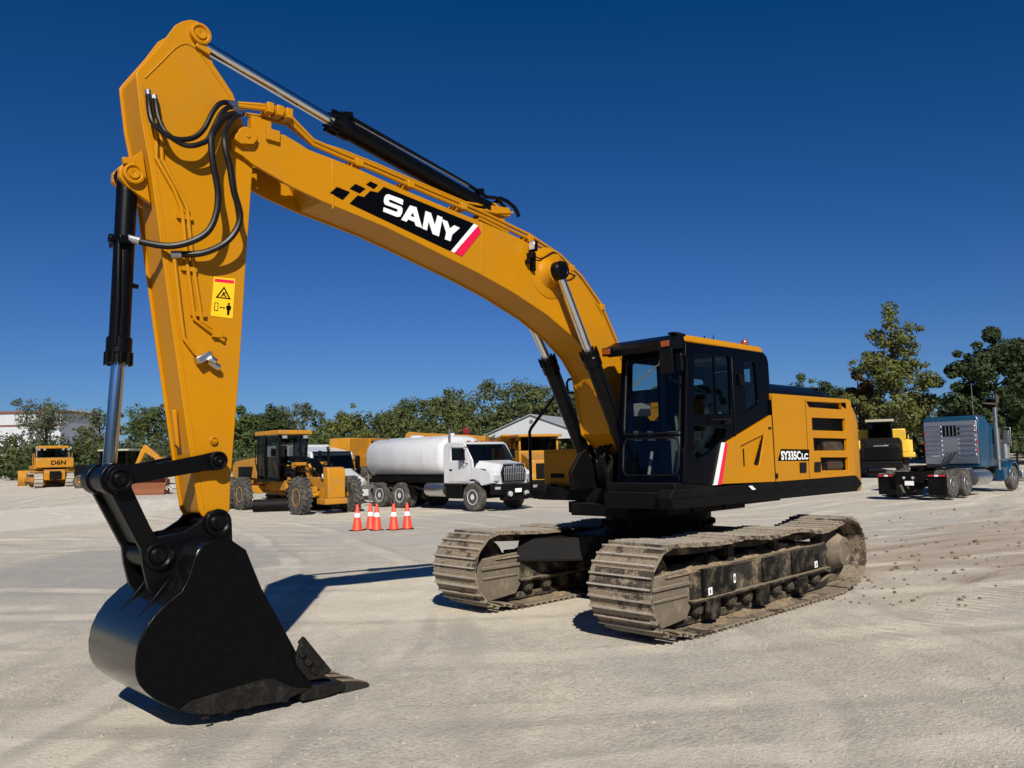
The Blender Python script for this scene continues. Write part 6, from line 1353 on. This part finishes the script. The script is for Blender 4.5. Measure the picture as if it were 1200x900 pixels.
# ------------------------------------------------------------------ buildings
def corrug(name,base,rib,scale=3.,metal=0.):
    m,nt,b=nodes(name); tc=N(nt,'ShaderNodeTexCoord')
    wv=N(nt,'ShaderNodeTexWave',Scale=scale,Distortion=0.); wv.bands_direction='X'; L(nt,tc.outputs['Object'],wv.inputs['Vector'])
    n1=N(nt,'ShaderNodeTexNoise',Scale=.5,Detail=6.); L(nt,tc.outputs['Object'],n1.inputs['Vector'])
    c=mixc(nt,ramp(nt,wv.outputs[1],[(.1,.5),(.3,0)]),base,rib); c=mixc(nt,ramp(nt,n1.outputs[0],[(.45,0),(.8,.35)]),c,tuple(x*.75 for x in base))
    L(nt,c,b.inputs['Base Color']); b.inputs['Roughness'].default_value=.5; b.inputs['Metallic'].default_value=metal
    bp=N(nt,'ShaderNodeBump',Strength=.4,Distance=.03); L(nt,wv.outputs[1],bp.inputs['Height']); L(nt,bp.outputs[0],b.inputs['Normal']); return m
def shed():
    # local: gable faces +x, ridge along x
    t=thing('metal_shed','open fronted white metal shed with a grey gable roof among the trees','shed',(-44.2,-46.6,1.0),R(22))
    W,H,Z=4.6,1.7,3.15; Lg=9.
    q=MB(); q.prismx([(-W,Z),(0,Z+H),(W,Z),(W,Z-.55),(-W,Z-.55)],-.06,0); q.bx(-Lg,-.06,W-.06,W,Z-1.15,Z); q.bx(-Lg,-.06,-W,-W+.06,0,Z); q.bx(-Lg,-Lg+.06,-W,W,0,Z)
    q.build('wall',corrug('shed_cladding',(.48,.50,.52),(.36,.38,.4),2.2),t)
    q=MB()
    for s in (-1,1): q.add([(.25,0,Z+H+.06),(-Lg-.2,0,Z+H+.06),(-Lg-.2,s*(W+.3),Z-.05),(.25,s*(W+.3),Z-.05),(.25,0,Z+H+.12),(-Lg-.2,0,Z+H+.12),(-Lg-.2,s*(W+.3),Z+.01),(.25,s*(W+.3),Z+.01)],[(0,1,2,3),(4,5,6,7),(0,3,7,4),(1,2,6,5),(2,3,7,6)])
    q.build('roof',corrug('shed_roof',(.42,.44,.46),(.27,.28,.3),2.2,.3),t)
    for x in (-.1,-4.5,-8.9):
        for s in (-1,1): q=MB(); q.bx(x-.1,x+.1,s*(W-.2)-.1,s*(W-.2)+.1,0,Z-.2); q.build('post',M['grey'],t)
    q=MB(); q.cyl((0,0,Z+H-.55),(.12,0,Z+H-.55),.16); q.build('gable_vent',M['grey'],t)
    q=MB(); q.tube([(.1,0,Z+H),(.1,0,Z+H+.8)],.02,6); q.build('finial_rod',M['grey'],t)
shed()
def warehouse():
    t=thing('warehouse','long white metal warehouse with rust brown trim beyond the trees at far left','warehouse',(-33.9,-160.8,1.1),R(-43))
    q=MB(); q.bx(0,60,-14,0,0,11.4); q.build('wall',corrug('warehouse_cladding',(.46,.48,.51),(.36,.38,.41),.8),t)
    q=MB(); q.bx(-.3,60.3,-14.3,.3,11.4,11.8); q.bx(-.06,60.06,.0,.06,8.9,9.25); q.build('trim_band',M['brown'],t)
    q=MB(); q.prismx([(-14.3,11.8),(-7,12.3),(.3,11.8)],-.3,60.3); q.build('roof',M['roof_metal'],t)
warehouse()
def fence():
    q0=thing('rail_fence','low dark rail fence at the right edge of the yard below the trees','fence',(-53.0,-8.2,.42),R(104))
    for k in range(9):
        q=MB(); q.bx(-6+k*1.6-.06,-6+k*1.6+.06,-.06,.06,0,1.15); q.build('post',M['black_dusty'],q0)
    q=MB(); 
    for z in (.35,.7,1.05): q.bx(-6.1,6.9,-.09,-.06,z-.05,z+.05)
    q.build('rail',M['black_dusty'],q0)
fence()
# ------------------------------------------------------------------ trees
def leaf_mat(name,a,b_,c_):
    m,nt,b=nodes(name); g=N(nt,'ShaderNodeNewGeometry'); oi=N(nt,'ShaderNodeObjectInfo')
    tc=N(nt,'ShaderNodeTexCoord'); n=N(nt,'ShaderNodeTexNoise',Scale=.55,Detail=3.); L(nt,tc.outputs['Object'],n.inputs['Vector'])
    c=mixc(nt,ramp(nt,g.outputs['Random Per Island'],[(0,0),(1,1)]),a,b_); c=mixc(nt,ramp(nt,n.outputs[0],[(.42,0),(.68,.85)]),c,c_)
    L(nt,c,b.inputs['Base Color']); b.inputs['Roughness'].default_value=.65; b.inputs['Specular IOR Level'].default_value=.25
    tl=N(nt,'ShaderNodeBsdfTranslucent'); L(nt,c,tl.inputs[0]); mx=N(nt,'ShaderNodeMixShader'); mx.inputs[0].default_value=.22
    L(nt,b.outputs[0],mx.inputs[1]); L(nt,tl.outputs[0],mx.inputs[2]); L(nt,mx.outputs[0],nt.nodes['Material Output'].inputs[0]); return m
LF={'dark':leaf_mat('dark_foliage',(0.030,0.049,0.018),(0.061,0.084,0.027),(0.041,0.061,0.024)),'mid':leaf_mat('mid_foliage',(0.061,0.088,0.024),(0.115,0.142,0.041),(0.074,0.095,0.030)),
 'olive':leaf_mat('olive_foliage',(0.095,0.111,0.027),(0.176,0.182,0.051),(0.101,0.115,0.041)),'autumn':leaf_mat('rusty_foliage',(0.068,0.068,0.027),(0.135,0.095,0.041),(0.176,0.088,0.041)),'grey':leaf_mat('grey_green_foliage',(0.081,0.101,0.054),(0.149,0.169,0.095),(0.095,0.108,0.054))}
BARK=dirt_mat('bark',(.05,.04,.03),(.13,.11,.09),9.,.6)
def leaf(mb,p,s,rnd_,d):
    n=(Vector((rnd_.gauss(0,.42),rnd_.gauss(0,.42),rnd_.gauss(.30,.42)))+d.normalized()*.8).normalized(); a=n.orthogonal().normalized(); a.rotate(Matrix.Rotation(rnd_.random()*6.28,3,n)); b=n.cross(a)
    k=s*rnd_.uniform(.6,1.25); w=k*rnd_.uniform(.45,.8)
    mb.add([p-a*k*.5,p+b*w*.5+n*.08*k,p+a*k*.5,p-b*w*.5+n*.06*k],[(0,1,2,3)])
def clump(mb,c,rad,n,s,rn,flat=.75):
    for _ in range(n):
        d=Vector((rn.gauss(0,1),rn.gauss(0,1),rn.gauss(0,1))).normalized()*(rn.random()**.45)
        leaf(mb,Vector(c)+Vector((d.x*rad,d.y*rad,d.z*rad*flat)),s,rn,d)
def tree_mesh(h,w,kind,seed,leaf_s=.34,dens=1.):
    dens*=(.34/leaf_s)**1.5*1.25; leaf_s*=.84
    """returns (trunk MB, crown MB); kind: round, umbrella, tall, wispy, column"""
    rn=random.Random(seed); tk=MB(); cr=MB(); ends=[]
    tops={'round':.30,'umbrella':.55,'tall':.16,'wispy':.45,'column':.12,'airy':.42}[kind]
    base=h*tops; lean=rn.uniform(-.04,.04)*h
    tk.tube([(0,0,-.3),(lean*.3,0,base*.6),(lean*.6,lean*.3,base),(lean,lean*.5,h*.78),(lean*1.1,lean*.5,h*.93)],[.022*h,.018*h,.015*h,.008*h,.003*h],7)
    nb={'round':15,'umbrella':12,'tall':30,'wispy':13,'column':18,'airy':17}[kind]
    for i in range(nb):
        f=(i+.5)/nb; z0=base*.85+(h*.80-base*.85)*f*.9; a=i*2.4+rn.uniform(-.5,.5)
        if kind=='round': r=w/2*(math.sin(PI*(.22+.72*f))**.7)*rn.uniform(.55,1.0); z1=z0+h*rn.uniform(.02,.16)
        elif kind=='umbrella': r=w/2*rn.uniform(.45,1.0); z0=base*rn.uniform(.7,1.05); z1=h*rn.uniform(.80,.95)
        elif kind=='tall': r=w/2*(.55+.6*math.sin(PI*min(1,f*1.15)))*rn.uniform(.4,1.0)*(1 if f<.6 else .72); z1=z0+h*rn.uniform(.04,.14)
        elif kind=='airy': r=w/2*rn.uniform(.25,1.0); z1=h*rn.uniform(.62,.95)
        elif kind=='wispy': r=w/2*rn.uniform(.4,1.0); z1=z0+h*rn.uniform(.12,.25)
        else: r=w/2*(1-.5*f)*rn.uniform(.5,1.0); z1=z0+h*rn.uniform(.02,.1)
        z1=min(z1,h*.97)
        e=Vector((lean*f+r*math.cos(a),lean*.5*f+r*math.sin(a),z1)); s=Vector((lean*f,lean*.4*f,z0)); m=s.lerp(e,.5)+Vector((0,0,-.03*h+.05*h*rn.random()))
        tk.tube([s,m,e],[.008*h,.005*h,.002*h],5); ends.append((s,m,e))
    per={'round':430,'umbrella':330,'tall':330,'wispy':120,'column':330,'airy':150}[kind]*dens
    for s,m,e in ends:
        if kind=='tall' and e.z>h*.62: per_=per*.55
        else: per_=per
        rad=w*{'round':.17,'umbrella':.13,'tall':.125,'wispy':.10,'column':.16,'airy':.12}[kind]*rn.uniform(.7,1.25)
        clump(cr,e,rad,int(per_*.45),leaf_s,rn,.7 if kind!='umbrella' else .45)
        clump(cr,m.lerp(e,.35),rad*.95,int(per_*.3),leaf_s,rn,.8)
        for _ in range(3):
            p=s.lerp(e,rn.uniform(.45,1.1))+Vector((rn.gauss(0,1),rn.gauss(0,1),rn.gauss(0,.6)))*rad*.9; clump(cr,p,rad*.42,int(per*.09),leaf_s,rn,.7)
        if kind in ('tall','wispy'):
            tip=e+Vector((rn.gauss(0,.2),rn.gauss(0,.2),h*rn.uniform(.02,.05))); tk.tube([e,tip],[.002*h,.0008*h],4); clump(cr,e.lerp(tip,.6),rad*.4,int(per*.12),leaf_s*.85,rn,1.3)
    top=Vector((lean*1.1,lean*.5,h*.93)); clump(cr,top,w*.11,int(per*.5),leaf_s,rn,1.)
    return tk,cr
def tree(x,y,h,w,kind,col,seed,label,group,leaf_s=.34,dens=1.,rz=0.):
    tk,cr=tree_mesh(h,w,kind,seed,leaf_s,dens)
    t=thing('tree',label,'tree',(x,y,terr(x,y)-.05),rz,group)
    tk.build('trunk',BARK,t); cr.build('crown',LF[col],t,smooth=False,recalc=False)
    return t
GL='trees along the far left edge of the yard'; GR='trees along the right edge of the yard'
tree(-15.0,-92.7,8.4,7.4,'airy','grey',3,'wispy flat topped tree in front of the white warehouse',GL,.30,1.)
tree(-21.5,-96.,8.0,5.0,'wispy','grey',5,'thin grey green tree just right of the white warehouse',GL)
tree(-22.9,-86.,7.4,6.2,'airy','mid',8,'airy broad topped tree left of the yellow stick, above the backhoe',GL,.30,1.2)
tree(-25.9,-86.,7.6,5.6,'wispy','grey',12,'sparse tree hidden partly behind the yellow stick',GL)
tree(-28.6,-73.5,7.0,5.0,'round','mid',15,'round green tree right of the yellow stick, above the grader cab',GL)
tree(-33.6,-77.,7.4,6.5,'round','dark',17,'taller dark tree above the grader cab roof',GL,.34,1.2)
tree(-37.1,-78.,7.8,6.2,'wispy','grey',21,'pale see-through tree behind the grader exhaust pipe',GL,.34,1.6)
tree(-39.6,-72.,6.4,6.5,'round','olive',22,'low olive tree between the grader and the wooded hill',GL)
tree(-81.7,-38.7,10.3,5.6,'round','mid',31,'lone small tree top showing over the black engine cover',GR)
tree(-59.1,-22.4,7.9,4.6,'round','autumn',33,'dark rusty tinged tree just behind the yellow counterweight',GR,.32,1.3)
tree(-55.4,-18.0,12.9,6.6,'tall','olive',37,'tall ragged olive tree rising over the yellow dump truck',GR,.30,1.1)
tree(-66.5,-20.6,5.6,4.6,'round','grey',40,'small pale tree between the tall olive tree and the big dark tree',GR,.30)
tree(-56.0,-11.2,10.2,5.8,'round','dark',44,'big dense dark tree behind the blue tractor',GR,.30,2.6)
tree(-38.1,-3.6,9.6,4.2,'round','dark',47,'dark leafy tree cut by the right edge of the photo',GR,.30,1.1)
tree(-58.0,-8.0,9.3,6.2,'round','dark',50,'dark tree at the right edge behind the fence',GR,.30,1.5)
tree(-64.,-27.5,7.2,5.2,'round','dark',52,'low dark tree behind the engine hood',GR,.32,1.2)
tree(-62.0,-15.2,5.2,5.0,'round','mid',54,'low green bushy tree behind the cab of the blue tractor',GR,.30,1.2)
def far_trees():
    q=MB(); rn=random.Random(8)
    for k in range(290):
        w=-140+280*k/290; d=rn.uniform(104,116); x=CAM.x+FH[0]*d-.7235*w; y=CAM.y+FH[1]*d+.6903*w; h=rn.uniform(4.0,6.6)
        for i in range(6): clump(q,(x+rn.gauss(0,1.2),y+rn.gauss(0,1.2),1.1+h*(i+.6)/6),rn.uniform(.9,1.7),32,.55,rn,.8)
    setting(q.build('far_tree_line',leaf_mat('far_foliage',(.07,.085,.05),(.12,.135,.085),(.09,.10,.065)),smooth=False,recalc=False),'stuff','pale far tree line closing the horizon behind the parked machines','wood')
far_trees()
def wooded_hill():
    q=MB(); rn=random.Random(99)
    spots=[]
    for x,y,h,w in ((-44.98,-75.2,6.6,7.5),(-47.5,-70,5.8,6.5),(-54.05,-79.03,8.4,8.0),(-58,-83,9.5,8.),(-61.68,-81.46,10.2,8.3),(-66,-86,11.5,9.),(-70.44,-81.43,12.5,9.5),(-72,-77,12.2,9.),(-70.26,-73.27,11.4,8.0),(-56.41,-69.83,8.6,8.0),(-52,-66,6.5,7.),(-56.78,-62.54,7.8,6.0),(-57.5,-58.6,7.2,5.6),(-56.42,-55.94,7.2,5.2),(-58.14,-52.3,8.0,5.6),(-61,-57,8.6,7.),(-63,-64,9.4,8.),(-49,-76,7.4,8.),(-64,-50,8.2,6.),(-66,-45,8.,6.),(-70,-50,9.,7.),(-50,-58,5.0,6.),(-47,-63,4.6,6.)):
        n=int(26+w*4)
        for i in range(n):
            a=rn.random()*6.28; f=rn.random()**.6; zz=h*rn.uniform(.12,1.0); rr=w*.62*f*math.sqrt(max(.05,1-(max(0,zz/h-.45)/.58)**2))
            clump(q,(x+rr*math.cos(a),y+rr*math.sin(a),terr(x,y)+zz*.94),w*rn.uniform(.09,.17),int(46),.42,rn,.75)
    o=q.build('wooded_hill',leaf_mat('hill_foliage',(0.061,0.078,0.024),(0.142,0.155,0.046),(0.038,0.057,0.022)),smooth=False,recalc=False)
    setting(o,'stuff','dense wooded slope rising behind the tank truck and the shed','wood')
wooded_hill()
def undergrowth():
    q=MB(); rn=random.Random(5)
    for _ in range(640):
        w=rn.uniform(-110,110); d=rn.uniform(70,84)
        if -14<w<16: d+=4
        if w>30: d=rn.uniform(66,76)
        x=CAM.x+FH[0]*d-.7235*w; y=CAM.y+FH[1]*d+.6903*w
        hh=rn.uniform(1.4,3.9)*(1 if d<80 else 1.25)
        for k in range(4): clump(q,(x+rn.gauss(0,1.1),y+rn.gauss(0,1.1),terr(x,y)+hh*rn.uniform(.1,.9)),rn.uniform(.7,1.3),42,.40,rn,.8)
    o=q.build('undergrowth',leaf_mat('undergrowth_foliage',(0.041,0.061,0.019),(0.101,0.119,0.035),(0.034,0.049,0.019)),smooth=False,recalc=False)
    setting(o,'stuff','dense green undergrowth along the far edge of the yard','bushes')
undergrowth()
def wood_behind():
    """the tree belt round the open side of the yard, outside the frame; it shows in the dark paint and the glass"""
    q=MB(); rn=random.Random(17)
    for k in range(150):
        a=R(-112+k*1.5+rn.uniform(-.6,.6))+math.atan2(-FH[1],-FH[0]); d=rn.uniform(44,60); x=CAM.x+math.cos(a)*d; y=CAM.y+math.sin(a)*d; h=rn.uniform(7,11)
        for i in range(9): clump(q,(x+rn.gauss(0,1.5),y+rn.gauss(0,1.5),h*(i+.7)/9),rn.uniform(1.3,2.2),22,1.1,rn,.8)
    setting(q.build('tree_belt',LF['dark'],smooth=False,recalc=False),'stuff','dark belt of trees round the open side of the yard','wood')
wood_behind()
